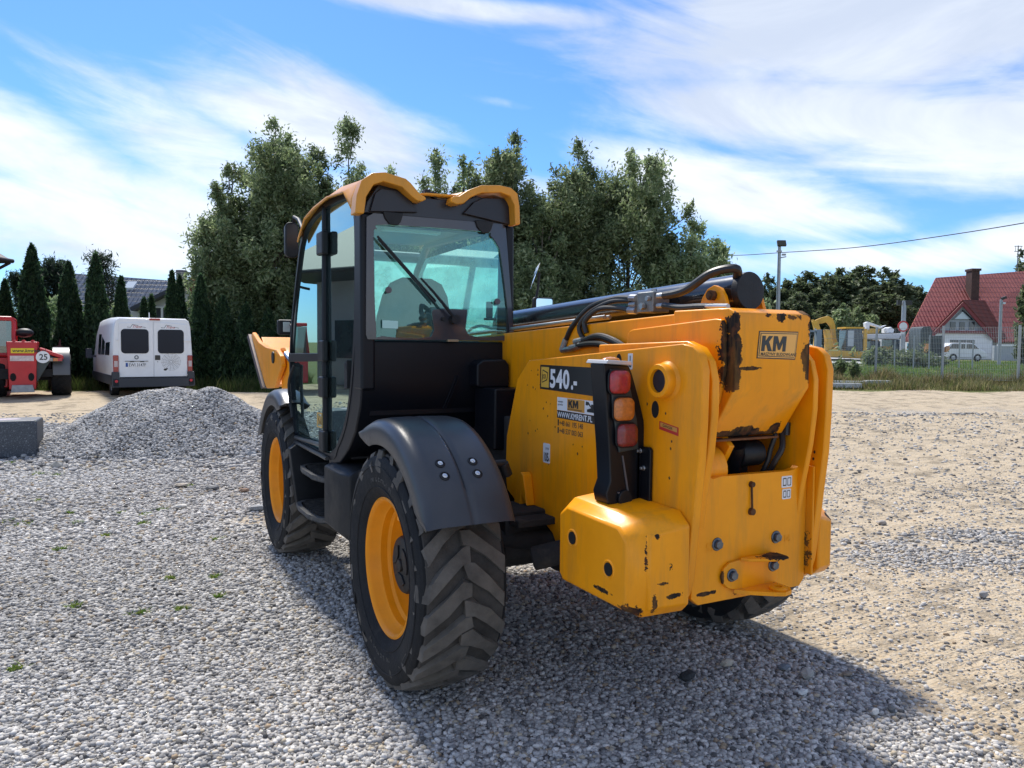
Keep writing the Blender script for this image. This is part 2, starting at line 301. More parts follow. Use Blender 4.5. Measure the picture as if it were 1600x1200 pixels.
# ---- chassis side plates
LPX = -.385
LP = [(.10, 1.528), (-.03, 1.634), (-1.262, 1.724), (-1.325, 1.712), (-1.362, 1.68), (-1.381, 1.62), (-1.378, 1.42), (-1.371, 1.27), (-1.315, .78), (-1.295, .715), (-1.24, .675), (-1.10, .665), (-.52, .665), (-.44, .56), (-.405, .58), (-.35, .68), (-.29, .75), (-.2, .79), (-.10, .812), (.10, .84), (.21, .89), (.235, .97), (.22, 1.2)]
ch = MB().prism(LP, 'x', LPX, LPX+.04)
chassis = ch.build('side_plate', yel, TH, .006, 2)
MB().prism([(y, z) for (y, z) in LP], 'x', .315, .355).build('side_plate', yel, TH, .006, 2)
for (y, z, r, rz_) in ((-1.108, 1.451, .030, .042), (-.85, 1.645, .026, .040)):
    o_, i_ = circ(y, z, r, 20, rz_), circ(y+.005, z, r*.80, 20, rz_*.86)
    MB().loft([[(LPX-.0012, a, b) for a, b in o_], [(LPX-.0006, a, b) for a, b in i_]], False).build('hole_rim', yel, TH); MB().prism(i_, 'x', LPX-.0008, LPX+.001).build('hole', mat('bore_shade', (.006, .006, .006), .9), TH, smooth=False)  # flat dark disc painted as the hole's shade, offset ring as its lit edge
MB().lathe([(.048, -.05), (.066, -.05), (.07, -.042), (.07, -.012), (.082, 0), (.082, .01), (.048, .01)], (LPX, -1.174, 1.573), 'x', 32, True).build('pivot_boss', yel, TH)
MB().lathe([(0, -.035), (.047, -.035), (.047, .03), (0, .03)], (LPX, -1.174, 1.573), 'x', 24).build('pivot_pin', mat('pin_dark', (.02, .02, .03), .5, .3, .3, 20), TH)
# inner cheeks round the boom pivot
IC = [(-.6, 1.72), (-1.22, 1.735), (-1.30, 1.71), (-1.35, 1.655), (-1.372, 1.58), (-1.372, 1.45), (-1.355, 1.30), (-1.315, 1.10), (-1.30, .98), (-.9, .9), (-.6, .9)]
for (a, b) in ((-.325, -.285), (.245, .275)): MB().prism(IC, 'x', a, b).build('pivot_cheek', yel, TH, .007, 3)
parts(MB().lathe([(.0, -.04), (.115, -.04), (.125, -.03), (.125, .04)], (.275, -1.174, 1.573), 'x', 32).lathe([(.0, 0), (.125, 0), (.125, .06), (.115, .075)], (-.29, -1.174, 1.573), 'x', 32), 'pivot_bearing', yel, TH)
# tail panel
tp = MB().prism([(-.346, .70), (-.31, .672), (.27, .668), (.30, .70), (.302, 1.25), (.268, 1.252), (.262, 1.215), (.235, 1.19), (.19, 1.183), (-.20, 1.187), (-.20, 1.187), (-.245, 1.18), (-.25, 1.185), (-.346, 1.185)], 'y', -1.30, -1.265)
tail = tp.build('tail_panel', yel_tail, TH, .006, 2)
MB().prism([(.302, .72), (.314, .72), (.314, 1.2), (.302, 1.2)], 'y', -1.335, -1.26).build('tail_flange', yel_tail, TH, .005)
MB().box(-.345, -1.26, .665, .315, .1, .70).box(-.33, -.5, .95, .3, .1, 1.0).build('belly_plate', inner, TH)
# ring, bolts, slot, hitch
boltm = mat('bolt_blued', (.13, .16, .20), .35, .8, .3, 40)
def bolt(p, r, ax, name='bolt', par=None, m_=None, hex_=True):
    s = -1; b = MB(); d = {'y': 'y', 'x': 'x'}[ax]
    b.lathe([(0, -.004), (r*1.35, -.004), (r*1.45, 0), (r*1.45, .004)], p, d, 20)
    q = [(r*cos(pi*i/3+.3), r*sin(pi*i/3+.3)) for i in range(6)]
    if ax == 'y': b.prism([(p[0]+u, p[2]+w) for u, w in q], 'y', p[1]-.018, p[1]-.004)
    else: b.prism([(p[1]+u, p[2]+w) for u, w in q], 'x', p[0]-.018, p[0]-.004)
    return b.build(name, m_ or boltm, par or TH, .002)
for p in ((-.216, -1.302, .911), (.119, -1.302, .903)): bolt(p, .019, 'y')
slot = MB().tube([(-.035, -1.306, 1.14), (-.033, -1.31, 1.03)], .0045, 8).lathe([(0, -.016), (.011, -.016), (.013, 0)], (-.035, -1.30, 1.143), 'y', 12).lathe([(0, -.016), (.014, -.016), (.016, 0)], (-.032, -1.30, 1.028), 'y', 12).build('cable_clip', mat('rusty_steel', (.10, .045, .02), .7, .4, .4, 50), TH)
hp = MB().prism([(-.20, .775), (-.188, .81), (-.155, .83), (-.10, .835), (.09, .843), (.112, .835), (.12, .80), (.118, .73), (.10, .70), (-.12, .713), (-.165, .725), (-.192, .748)], 'y', -1.316, -1.302)
hitch = hp.build('hitch_plate', wearmat('yellow_hitch', YEL, [((.05, -1.36, .845), (.12, .09, .02), .8), ((.1, -1.36, .70), (.03, .08, .03), .8), ((-.195, -1.315, .77), (.015, .03, .07), .7), ((.11, -1.31, .80), (.02, .03, .05), .7)], thr=.62, scale=40), TH, .004, 2)
HM = MT['yellow_hitch']
MB().prism([(-.10, -1.316), (-.085, -1.345), (0, -1.385), (.04, -1.40), (.09, -1.40), (.10, -1.38), (.10, -1.316)], 'z', .832, .845).build('hitch_top_lip', HM, hitch, .003)
MB().prism([(-.13, -1.316), (-.09, -1.36), (-.01, -1.42), (.03, -1.44), (.075, -1.43), (.10, -1.40), (.10, -1.316)], 'z', .700, .716, holes=[circ(.035, -1.395, .017, 16)]).lathe([(.017, 0), (.034, 0), (.038, .008), (.030, .013), (.017, .013)], (.035, -1.395, .716), 'z', 24, True).build('hitch_tow_eye', HM, hitch, .002)
bolt((-.145, -1.318, .778), .019, 'y', par=hitch); bolt((.088, -1.318, .79), .019, 'y', par=hitch)
# ---- boom
def bz(y): return 1.868-.040*(y+1.34)
BH = .36
boom = MB()
sec = lambda y, w, b: [(-w, y, bz(y)-BH), (w, y, bz(y)-BH), (w, y, bz(y)), (-w, y, bz(y))]
boom.loft([sec(-1.30, .208, 0), sec(4.1, .208, 0)])
bm_ = boom.build('boom', yel_box, TH, .008, 3)
# wrap-round tail box of the boom
tbx = MB(); prof = [(-1.27, 1.869), (-1.335, 1.868), (-1.375, 1.848), (-1.375, 1.545), (-1.235, 1.335), (-1.215, 1.345), (-1.20, 1.40), (-1.0, 1.50), (-1.0, 1.869)]
tbx.prism(prof, 'x', -.2115, .2115); tbox = tbx.build('boom_tail', yel_box, TH, .009, 3)
MB().box(-.208, -1.205, 1.322, .17, -1.255, 1.330).build('tail_lip', mat('rust_edge', (.16, .06, .02), .8, .1, .4, 30), tbox)
for s in (-1, 1):
    x0, x1 = (-.232, -.2125) if s < 0 else (.2125, .232)
    pts = [(-.68, 1.50), (-.70, 1.77), (-.715, 1.785), (-.74, 1.792), (-1.28, 1.826), (-1.315, 1.822), (-1.33, 1.80), (-1.335, 1.62), (-1.30, 1.48), (-1.12, 1.42), (-.9, 1.45)]
    MB().prism(pts, 'x', x0, x1).build('reinforcing_plate', yel_box, bm_, .006, 3)
MB().box(-.16, 4.1, 1.30, .16, 4.35, 1.62).build('boom_nose', yel, bm_, .01)
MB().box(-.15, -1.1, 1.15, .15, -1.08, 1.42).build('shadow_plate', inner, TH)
MB().prism([(-1.33, 1.20), (-1.31, 1.12), (-1.29, 1.12), (-1.31, 1.42), (-1.345, 1.44)], 'x', -.343, -.330).build('slot_strip', inner, TH)  # black strip filling the slot beside the inner cheek
# things inside the tail opening
cv = MB().lathe([(.155, -.02), (.165, -.02), (.165, .03), (.155, .03)], (-.05, -1.12, 1.28), 'x', 40, True)
MB().prism([(-1.26, 1.30), (-1.19, 1.36), (-1.05, 1.20), (-1.05, 1.08), (-1.13, 1.08)], 'x', -.12, -.09).build('lift_bracket', yel, TH, .003)
MB().cyl((-.28, -1.17, 1.20), (-.13, -1.17, 1.20), .10, 28).build('lift_ram_eye', yel, TH, .008)
parts(MB().cyl((-.03, -1.20, 1.30), (.06, -1.05, 1.0), .045, 16).cyl((-.10, -1.14, 1.33), (.0, -1.0, 1.05), .03, 14), 'lift_ram', blackp, TH)
MB().lathe([(0, -.08), (.05, -.08), (.056, -.07), (.056, .04), (.045, .05), (0, .05)], (.09, -1.17, 1.25), 'x', 24).build('oil_filter', black, TH, .003)
hs = MB()
hs.tube(catmull([(.20, -1.20, 1.34), (.165, -1.24, 1.33), (.15, -1.23, 1.27), (.14, -1.22, 1.21), (.11, -1.19, 1.14), (.03, -1.12, 1.12)]), .011, 8)
hs.tube(catmull([(.225, -1.22, 1.36), (.20, -1.25, 1.28), (.17, -1.24, 1.22), (.15, -1.2, 1.13)]), .013, 8)
hs.tube([(.165, -1.24, 1.365), (.235, -1.24, 1.372)], .012, 8).tube([(.235, -1.24, 1.385), (.232, -1.24, 1.33)], .017, 10)
hs.build('tail_hose', hosem, TH)
MB().box(-.345, -1.20, .70, .315, -1.17, 1.12).build('inner_bulkhead', inner, TH)
# ---- telescope ram on top of the boom
cyl = MB().cyl((.045, -1.19, 1.955), (-.05, 4.0, 1.735), .078, 40).build('extension_ram', mat('ram_black', (.012, .013, .016), .22, .1, .2, 6, .02, 30, .6), TH, .004)
MB().cyl((.0457, -1.196, 1.9553), (.045, -1.16, 1.9537), .0815, 40).build('ram_end_cap', black, cyl, .003)
for x0, x1 in ((-.075, -.055), (.135, .155)):
    MB().prism([(-1.00, 1.86), (-1.03, 1.93), (-1.06, 1.965), (-1.10, 1.98), (-1.14, 1.965), (-1.165, 1.93), (-1.19, 1.86)], 'x', x0, x1).build('ram_bracket', yel, TH, .003)
MB().cyl((-.10, -1.10, 1.935), (-.05, -1.10, 1.935), .022, 16).cyl((-.108, -1.10, 1.935), (-.099, -1.10, 1.935), .014, 12).build('ram_pin', mat('rusty_steel', (.1, .05, .02)), TH, .002)
pipe = MB(); pipe.tube([(-.16, 4.0, 1.69), (-.16, .4, 1.826), (-.15, -.4, 1.862)], .011, 8).tube([(-.12, 4.0, 1.69), (-.12, .4, 1.826), (-.12, -.4, 1.862)], .011, 8)
parts(pipe, 'hydraulic_pipe', steel, TH)
valve = MB().box(-.165, -.80, 1.872, -.065, -.68, 1.968).build('valve_block', mat('cast_grey', (.20, .21, .21), .5, .6, .2, 20, .2, 60), TH, .006)
vb = MB()
for (y, z) in ((-.66, 1.945), (-.66, 1.915), (-.66, 1.885), (-.82, 1.90), (-.82, 1.945)): vb.cyl((-.15, y, z), (-.15, y+(.05 if y > -.7 else -.05), z), .014, 12)
vb.cyl((-.17, -.74, 1.90), (-.19, -.74, 1.90), .016, 6).cyl((-.17, -.78, 1.935), (-.188, -.78, 1.935), .012, 6).cyl((-.11, -.74, 1.968), (-.11, -.74, 1.985), .012, 8)
parts(vb, 'hose_fitting', steel, valve)
hoses = MB()
for path, r in (([(-.15, -.62, 1.945), (-.16, -.50, 1.950), (-.19, -.33, 1.915), (-.215, -.20, 1.82), (-.215, -.13, 1.74)], .014),
                ([(-.15, -.62, 1.935), (-.17, -.48, 1.935), (-.205, -.36, 1.89), (-.225, -.28, 1.82), (-.22, -.30, 1.76), (-.22, -.36, 1.735)], .013),
                ([(-.15, -.61, 1.885), (-.165, -.54, 1.90), (-.2, -.42, 1.90), (-.225, -.33, 1.84), (-.222, -.34, 1.78)], .013),
                ([(-.225, -.30, 1.735), (-.235, -.45, 1.762), (-.24, -.58, 1.745), (-.24, -.70, 1.70), (-.25, -.8, 1.62)], .017),
                ([(-.23, -.27, 1.715), (-.24, -.42, 1.725), (-.25, -.55, 1.715), (-.26, -.70, 1.66)], .017),
                ([(-.15, -.86, 1.945), (-.13, -.98, 1.962), (-.09, -1.10, 2.03), (-.04, -1.19, 2.045), (.0, -1.16, 2.01)], .019),
                ([(-.15, -.86, 1.90), (-.155, -.98, 1.885), (-.15, -1.10, 1.884), (-.14, -1.2, 1.879)], .015)):
    hoses.tube(catmull(path, 8), r, 10)
parts(hoses, 'hydraulic_hose', hosem, TH)
ft = MB()
ft.cyl((-.215, -.135, 1.75), (-.217, -.10, 1.69), .018, 10).cyl((-.217, -.10, 1.69), (-.225, -.22, 1.70), .016, 8).cyl((-.225, -.20, 1.70), (-.23, -.31, 1.72), .019, 10).cyl((-.225, -.24, 1.735), (-.228, -.32, 1.745), .017, 10).cyl((-.15, -1.14, 1.883), (-.145, -1.26, 1.878), .012, 8).cyl((-.15, -.66, 1.943), (-.15, -.61, 1.946), .018, 8).cyl((-.15, -.66, 1.885), (-.15, -.60, 1.888), .018, 8)
parts(ft, 'hose_ferrule', steel, TH)
# ---- counterweights
def cweight(s, x0, x1, x2, ys, mt_, z0=.66, z1=1.075):
    n = lambda x, a, b, zl, zh, c: [(x, a, zl+c), (x, a, zh-c*1.6), (x, a-.06, zh), (x, b+.06, zh-.012), (x, b, zh-.06), (x, b, zl+c), (x, b+c, zl), (x, a-c, zl)]
    secs = [n(x0, ys[0], ys[1], z0, z1, .04), n(x1, ys[0], ys[1], z0+.005, z1-.022, .04), n(x2, ys[0]-.035, ys[1]+.055, z0+.035, z1-.055, .025)]
    return MB().loft(secs).build('counterweight', mt_, TH, .011, 3, ang=50)
cw = cweight(-1, -.386, -.590, -.655, (-.76, -1.335), yel_cw)
cweight(1, .356, .44, .50, (-.80, -1.325), yel_cwr, .70, 1.03)
for (y, z) in ((-.90, .895), (-1.165, .83)):
    MB().lathe([(.0, .01), (.026, .01), (.028, .0), (.034, -.004), (.040, .0), (.040, .02)], (-.655, y, z), 'x', 24).build('recess', yel_cw, cw)
    MB().lathe([(0, -.0035), (.0265, -.0035), (.0265, .01), (0, .01)], (-.655, y, z), 'x', 24).build('recess_shade_disc', mat('bore_shade', (.006, .006, .006), .9), cw)  # near-black disc on the face paints the shade inside the bore
# ---- lifting eye and marks on the plate
MB().prism([(.03, .80), (.015, .93), (-.03, 1.02), (-.05, 1.035), (-.075, 1.02), (-.10, .93), (-.115, .86), (-.075, .90), (-.055, .93), (-.045, .84), (-.04, .80)], 'x', LPX-.055, LPX-.0005).build('lifting_lug', yel, TH, .006)
nick = MB()
for (y, z) in ((-.02, 1.50), (-.08, 1.49), (-.105, 1.483), (-.16, 1.49), (-.155, 1.51), (-.22, 1.42), (-.26, 1.415), (-.19, 1.385), (-.235, 1.35), (-.31, 1.30), (-.05, 1.31), (-.03, 1.24), (-.11, 1.26), (-.13, 1.27), (-.48, 1.23), (-.52, 1.19), (-.56, 1.23), (-1.20, 1.18), (-1.21, 1.33), (-1.205, 1.30), (-1.17, 1.44), (-1.24, 1.55), (-1.05, 1.47), (-1.19, 1.05), (-.9, 1.20), (-.25, 1.1), (-.13, 1.56), (-.13, 1.585), (-.06, 1.58)):
    a = random.uniform(.003, .0065); nick.prism([(y+a*random.uniform(.5, 1)*cos(t), z+a*1.5*random.uniform(.5, 1)*sin(t)) for t in (0, 1.1, 2.2, 3.3, 4.2, 5.3)], 'x', LPX-.0008, LPX+.001)
nick.build('paint_chip', mat('chip_dark', (.05, .02, .01), .8), TH, smooth=False)
nk2 = MB()
for (y, z) in ((-1.30, 1.40), (-1.325, 1.26), (-1.32, 1.23), (-1.30, 1.0), (-1.32, 1.12)): nk2.prism(circ(y, z, .005, 7, .007), 'x', .313, .3155)
nk2.build('paint_chip', MT['chip_dark'], TH, smooth=False)
# ---- decals
dblack = mat('decal_black', (.008, .008, .010), .35, coat=.3); dwhite = mat('decal_white', (.75, .76, .78), .45); dyel = mat('decal_yellow', (.72, .42, .05), .45); dred = mat('decal_red', (.45, .02, .015), .45); dblue = mat('decal_cream', (.75, .55, .25), .45)
def decal(name, quad, axis, a, b, m_, par): return MB().prism(quad, axis, a, b).build(name, m_, par, smooth=False)
RL, UP = (0, -1, 0), (0, 0, 1); X0 = LPX
KG = [(0, 0), (.27, 0), (.27, .34), (.35, .45), (.55, 0), (.88, 0), (.57, .62), (.86, 1), (.54, 1), (.27, .64), (.27, 1), (0, 1)]
MG = [(0, 0), (.24, 0), (.24, .60), (.44, .10), (.60, .10), (.80, .60), (.80, 0), (1.06, 0), (1.06, 1), (.73, 1), (.52, .50), (.32, 1), (0, 1)]
def letters_km(org, right, h, wx, sh, par):
    r = Vector(right).normalized(); u = Vector((0, 0, 1)); n = r.cross(u).normalized(); o = Vector(org)
    for g, x0 in ((KG, 0), (MG, .93)):
        P = [o+r*((x0+a_)*h*wx*.78+b_*h*sh)+u*(b_*h) for a_, b_ in g]; k = len(P)
        MB().add([p_+n*.0012 for p_ in P]+P, [tuple(range(k)), tuple(range(2*k-1, k-1, -1))]+[(i, (i+1) % k, k+(i+1) % k, k+i) for i in range(k)]).build('company_letter', dblack, par, smooth=False)
d1 = decal('model_decal', [(-.155, 1.488), (-.665, 1.478), (-.665, 1.612), (-.155, 1.614)], 'x', X0-.0012, X0+.001, dblack, TH)
decal('emblem_ground', [(-.168, 1.498), (-.245, 1.497), (-.245, 1.603), (-.168, 1.604)], 'x', X0-.0022, X0-.0010, dyel, d1)
decal('emblem_frame', [(-.176, 1.520), (-.228, 1.535), (-.238, 1.575), (-.184, 1.590)], 'x', X0-.0030, X0-.0020, dblack, d1)
decal('emblem_field', [(-.181, 1.526), (-.224, 1.539), (-.232, 1.571), (-.188, 1.584)], 'x', X0-.0036, X0-.0028, dyel, d1)
text('emblem_letters', 'JCB', .022, (X0-.0036, -.183, 1.543), (0, -1, .02), UP, dblack, d1, .02, .2, .72)
text('model_number', '540', .092, (X0-.0012, -.255, 1.503), RL, UP, dwhite, d1, .035, 0, .92, sp=1.08)
text('model_number', '.-', .092, (X0-.0012, -.455, 1.503), RL, UP, dwhite, d1, .03, 0, .8)
d2 = decal('rental_decal', [(-.330, 1.262), (-.682, 1.262), (-.682, 1.455), (-.330, 1.455)], 'x', X0-.0008, X0+.001, yel, TH)
decal('white_field', [(-.330, 1.390), (-.682, 1.388), (-.682, 1.455), (-.330, 1.455)], 'x', X0-.0018, X0-.0006, dwhite, d2)
decal('orange_field', [(-.425, 1.395), (-.578, 1.393), (-.578, 1.453), (-.425, 1.453)], 'x', X0-.0026, X0-.0016, mat('decal_orange', (.62, .30, .05), .5), d2)
letters_km((X0-.0026, -.436, 1.409), RL, .038, 1.5, .0, d2)
text('company_line', 'MASZYNY BUDOWLANE', .0085, (X0-.0026, -.430, 1.397), RL, UP, dblack, d2, .01, 0, .95)
text('small_line', 'wynajem', .010, (X0-.0018, -.338, 1.43), RL, UP, dblack, d2, .01); text('small_line', 'sprzedaz', .010, (X0-.0018, -.336, 1.415), RL, UP, dblack, d2, .01)
ex = MB(); x_ = (X0-.0026, X0-.0016)
ex.prism([(-.60, 1.400), (-.665, 1.400), (-.668, 1.412), (-.655, 1.418), (-.655, 1.438), (-.635, 1.438), (-.632, 1.420), (-.60, 1.412)], 'x', *x_).prism([(-.632, 1.43), (-.612, 1.448), (-.590, 1.45), (-.588, 1.434), (-.602, 1.430), (-.610, 1.436), (-.632, 1.422)], 'x', *x_)
ex.build('machine_picture', dblack, d2, smooth=False)
decal('address_band', [(-.330, 1.350), (-.682, 1.347), (-.682, 1.387), (-.330, 1.389)], 'x', X0-.0018, X0-.0006, dblack, d2)
text('web_address', 'WWW.KMRENT.PL', .028, (X0-.0018, -.335, 1.355), RL, UP, dwhite, d2, .02, 0, .92*1.02)
text('phone_number', '+48 661 195 148', .026, (X0-.0008, -.352, 1.314), RL, UP, dblack, d2, .015, 0, .86); text('phone_number', '+48 537 003 063', .026, (X0-.0008, -.352, 1.275), RL, UP, dblack, d2, .015, 0, .86)
decal('phone_icon', [(-.336, 1.312), (-.347, 1.312), (-.347, 1.342), (-.336, 1.342)], 'x', X0-.0018, X0-.0006, dblack, d2); decal('phone_icon', [(-.336, 1.273), (-.347, 1.273), (-.347, 1.303), (-.336, 1.303)], 'x', X0-.0018, X0-.0006, dblack, d2)
d3 = decal('noise_decal', rrect(-.262, 1.105, -.194, 1.207, .008), 'x', X0-.0014, X0+.001, dwhite, TH)
text('noise_figure', '105', .045, (X0-.0014, -.198, 1.115), RL, UP, dblack, d3, .03, 0, .55); text('noise_unit', 'dB', .016, (X0-.0014, -.246, 1.117), RL, UP, dblack, d3, .01, 0, .6); text('noise_symbol', 'LWA', .012, (X0-.0014, -.218, 1.175), RL, UP, dblack, d3, .01)
d4 = decal('hook_decal', rrect(-.945, 1.612, -.912, 1.682, .004), 'x', X0-.0014, X0+.001, dwhite, TH)
hk = MB(); hk.tube([(X0-.002, -.929, 1.672), (X0-.002, -.929, 1.645)], .002, 5); hk.tube([(X0-.002, -.929+.008*sin(t), 1.634+.010*cos(t)) for t in np.linspace(0, 4.2, 12)], .0028, 5); hk.build('hook_symbol', dblack, d4)
d5 = decal('danger_decal', [(-1.132, 1.372), (-1.250, 1.355), (-1.250, 1.389), (-1.132, 1.406)], 'x', X0-.0014, X0+.001, dred, TH)
decal('danger_field', [(-1.139, 1.384), (-1.243, 1.369), (-1.243, 1.386), (-1.139, 1.401)], 'x', X0-.0022, X0-.0012, mat('decal_amber', (.55, .26, .05), .5), d5)
text('danger_word', 'DANGER', .011, (X0-.0022, -1.155, 1.385), (0, -1, -.14), UP, dblack, d5, .01)
km = decal('company_decal', [(-.098, 1.668), (.121, 1.662), (.136, 1.778), (-.087, 1.778)], 'y', -1.3765, -1.3745, dblack, tbox)
decal('company_field', [(-.093, 1.672), (.117, 1.667), (.131, 1.774), (-.083, 1.774)], 'y', -1.3775, -1.3755, mat('decal_tan', (.88, .45, .10), .45), km)
decal('company_frame', [(-.089, 1.676), (.113, 1.671), (.127, 1.770), (-.080, 1.770)], 'y', -1.3783, -1.3765, dblack, km)
decal('company_ground', [(-.086, 1.679), (.111, 1.674), (.124, 1.767), (-.077, 1.767)], 'y', -1.3791, -1.3773, MT['decal_tan'], km)
letters_km((-.078, -1.3792, 1.697), (1, 0, -.01), .062, 1.42, .10, km)
text('company_line', 'MASZYNY BUDOWLANE', .0125, (-.081, -1.3792, 1.680), (1, 0, -.015), UP, dblack, km, .02, .1, 1.06)
for (x, z, w, h) in ((.145, 1.112, .062, .050), (.150, 1.062, .052, .044)):
    q = decal('warning_decal', rrect(x, z, x+w, z+h, .005), 'y', -1.3015, -1.299, dwhite, tail)
    MB().prism(rrect(x+w*.12, z+h*.15, x+w*.45, z+h*.85, .003), 'y', -1.302, -1.301, holes=[rrect(x+w*.17, z+h*.25, x+w*.40, z+h*.75, .002)]).prism(rrect(x+w*.55, z+h*.15, x+w*.9, z+h*.85, .003), 'y', -1.302, -1.301, holes=[rrect(x+w*.6, z+h*.22, x+w*.85, z+h*.78, .002)]).build('pictogram', dblack, q, smooth=False)
text('weld_mark', '57', .035, (-.275, -1.3003, .885), (1, 0, 0), UP, yel_tail, tail, .02, ext=.0015); text('weld_mark', '14', .03, (.165, -1.3003, .875), (1, 0, 0), UP, yel_tail, tail, .02, ext=.0015)
# ---- tail lamp cluster
lampb = MB().prism([(-.598, 1.640), (-.468, 1.632), (-.452, 1.60), (-.415, 1.50), (-.385, 1.40), (-.372, 1.30), (-.372, 1.20), (-.395, 1.08), (-.40, 1.045), (-.435, 1.040), (-.45, 1.03), (-.50, 1.03), (-.515, 1.05), (-.565, 1.055), (-.575, 1.10), (-.555, 1.15), (-.565, 1.30), (-.58, 1.45)], 'y', -1.03, -.93)
lamp = lampb.build('tail_lamp_bracket', blackp, TH, .006, 2)
MB().prism([(-.572, 1.618), (-.488, 1.612), (-.43, 1.40), (-.42, 1.28), (-.52, 1.27), (-.555, 1.45)], 'y', -1.042, -1.031).build('lamp_panel', mat('lamp_panel', (.03, .04, .042), .45), lamp, .004)
MB().prism([(-1.00, 1.285), (-1.085, 1.292), (-1.098, 1.28), (-1.096, 1.06), (-1.085, 1.05), (-1.0, 1.055)], 'x', LPX-.018, LPX-.002).box(-.42, -1.03, 1.06, LPX-.018, -.99, 1.28).build('lamp_mount', blackp, lamp, .004)
for (y, z) in ((-1.03, 1.27), (-1.055, 1.20)): bolt((LPX-.018, y, z), .008, 'x', 'mount_bolt', lamp, steel)
MB().prism([(-.600, 1.640), (-.467, 1.633), (-.47, 1.650), (-.59, 1.656)], 'y', -1.05, -.90).build('lamp_hood', mat('hood_grey', (.5, .5, .5), .3, .2), lamp, .004)
MB().ell((-.53, -.985, 1.652), (.045, .03, .016)).build('marker_lens', mat('lens_amber', (.70, .25, .03), .15, coat=1), lamp)
MB().prism([(-.50, 1.255), (-.495, 1.255), (-.455, 1.06), (-.462, 1.06)], 'y', -1.036, -1.030).cyl((-.515, -1.036, 1.10), (-.515, -1.03, 1.10), .004, 8).build('cable_seam', mat('grey_edge', (.12, .12, .13), .5), lamp)
MB().cyl((-.485, -1.045, 1.075), (-.485, -1.03, 1.075), .035, 20).build('cable_gland', black, lamp, .004)
for i, (x, z, c) in enumerate(((-.530, 1.565, (.42, .012, .02)), (-.507, 1.452, (.60, .17, .02)), (-.488, 1.343, (.22, .015, .02)))):
    s = .048; q = rrect(x-s, z-s, x+s, z+s, .026, 5); lq = [(x+(u-x)*.78, z+(w-z)*.78) for u, w in q]
    r_ = MB(); r_.loft([[(u, -1.040, w) for u, w in q], [(u, -1.058, w) for u, w in q], [(x+(u-x)*.9, -1.066, z+(w-z)*.9) for u, w in q], [(x+(u-x)*.5, -1.071, z+(w-z)*.5) for u, w in q]])
    mm = mat(['lens_red', 'lens_orange', 'lens_dark_red'][i], c, .12, 0, .25, 60, .5, 350, 1)
    r_.build('lamp_lens', mm, lamp, ang=60)
    MB().prism(rrect(x-s-.006, z-s-.006, x+s+.006, z+s+.006, .03), 'y', -1.047, -1.040).build('lens_gasket', black, lamp, .002)
# ---- wheels
def lug_ring(R0, W, n=24, h=.034):
    V = []; F = []
    jr = random.Random(3)
    def P(a, x, r): a += jr.gauss(0, .010); r += jr.gauss(0, .003); return (x+jr.gauss(0, .006), r*cos(a), r*sin(a))
    for side in (1, -1):
        for i in range(n):
            a0 = 2*pi*(i+(.5 if side < 0 else 0))/n
            st = [(.515*W, .10, .34, -.07), (.45*W, 0, .30, -.004), (.24*W, -.55, .27, 0), (.06*W, -.92, .30, 0), (-.04*W, -.98, .27, -.003)]   # (x, angle shift in pitch, half width in pitch, drop)
            secs = []
            for (x, sh, hw, dr) in st:
                p = 2*pi/n; a = a0+sh*p*1.0; hw *= p*.80
                crown = -.018*(abs(x)/(W/2))**2
                secs.append([P(a-hw*1.25, side*x, R0-h+dr-.02), P(a-hw, side*x, R0+crown+dr), P(a+hw, side*x, R0+crown+dr), P(a+hw*1.25, side*x, R0-h+dr-.02)])
            o = len(V)
            for s in secs: V += s
            for k in range(len(secs)-1): F += [(o+k*4+j, o+k*4+(j+1) % 4, o+k*4+4+(j+1) % 4, o+k*4+4+j) for j in range(4)]
            F += [(o+3, o+2, o+1, o), (o+(len(secs)-1)*4, o+(len(secs)-1)*4+1, o+(len(secs)-1)*4+2, o+(len(secs)-1)*4+3)]
    return V, F
treadm = mat('dusty_tread', (.105, .095, .083), .85, 0, .35, 9, .4, 50, 0, ((.14, .125, .10), .56, 7.))
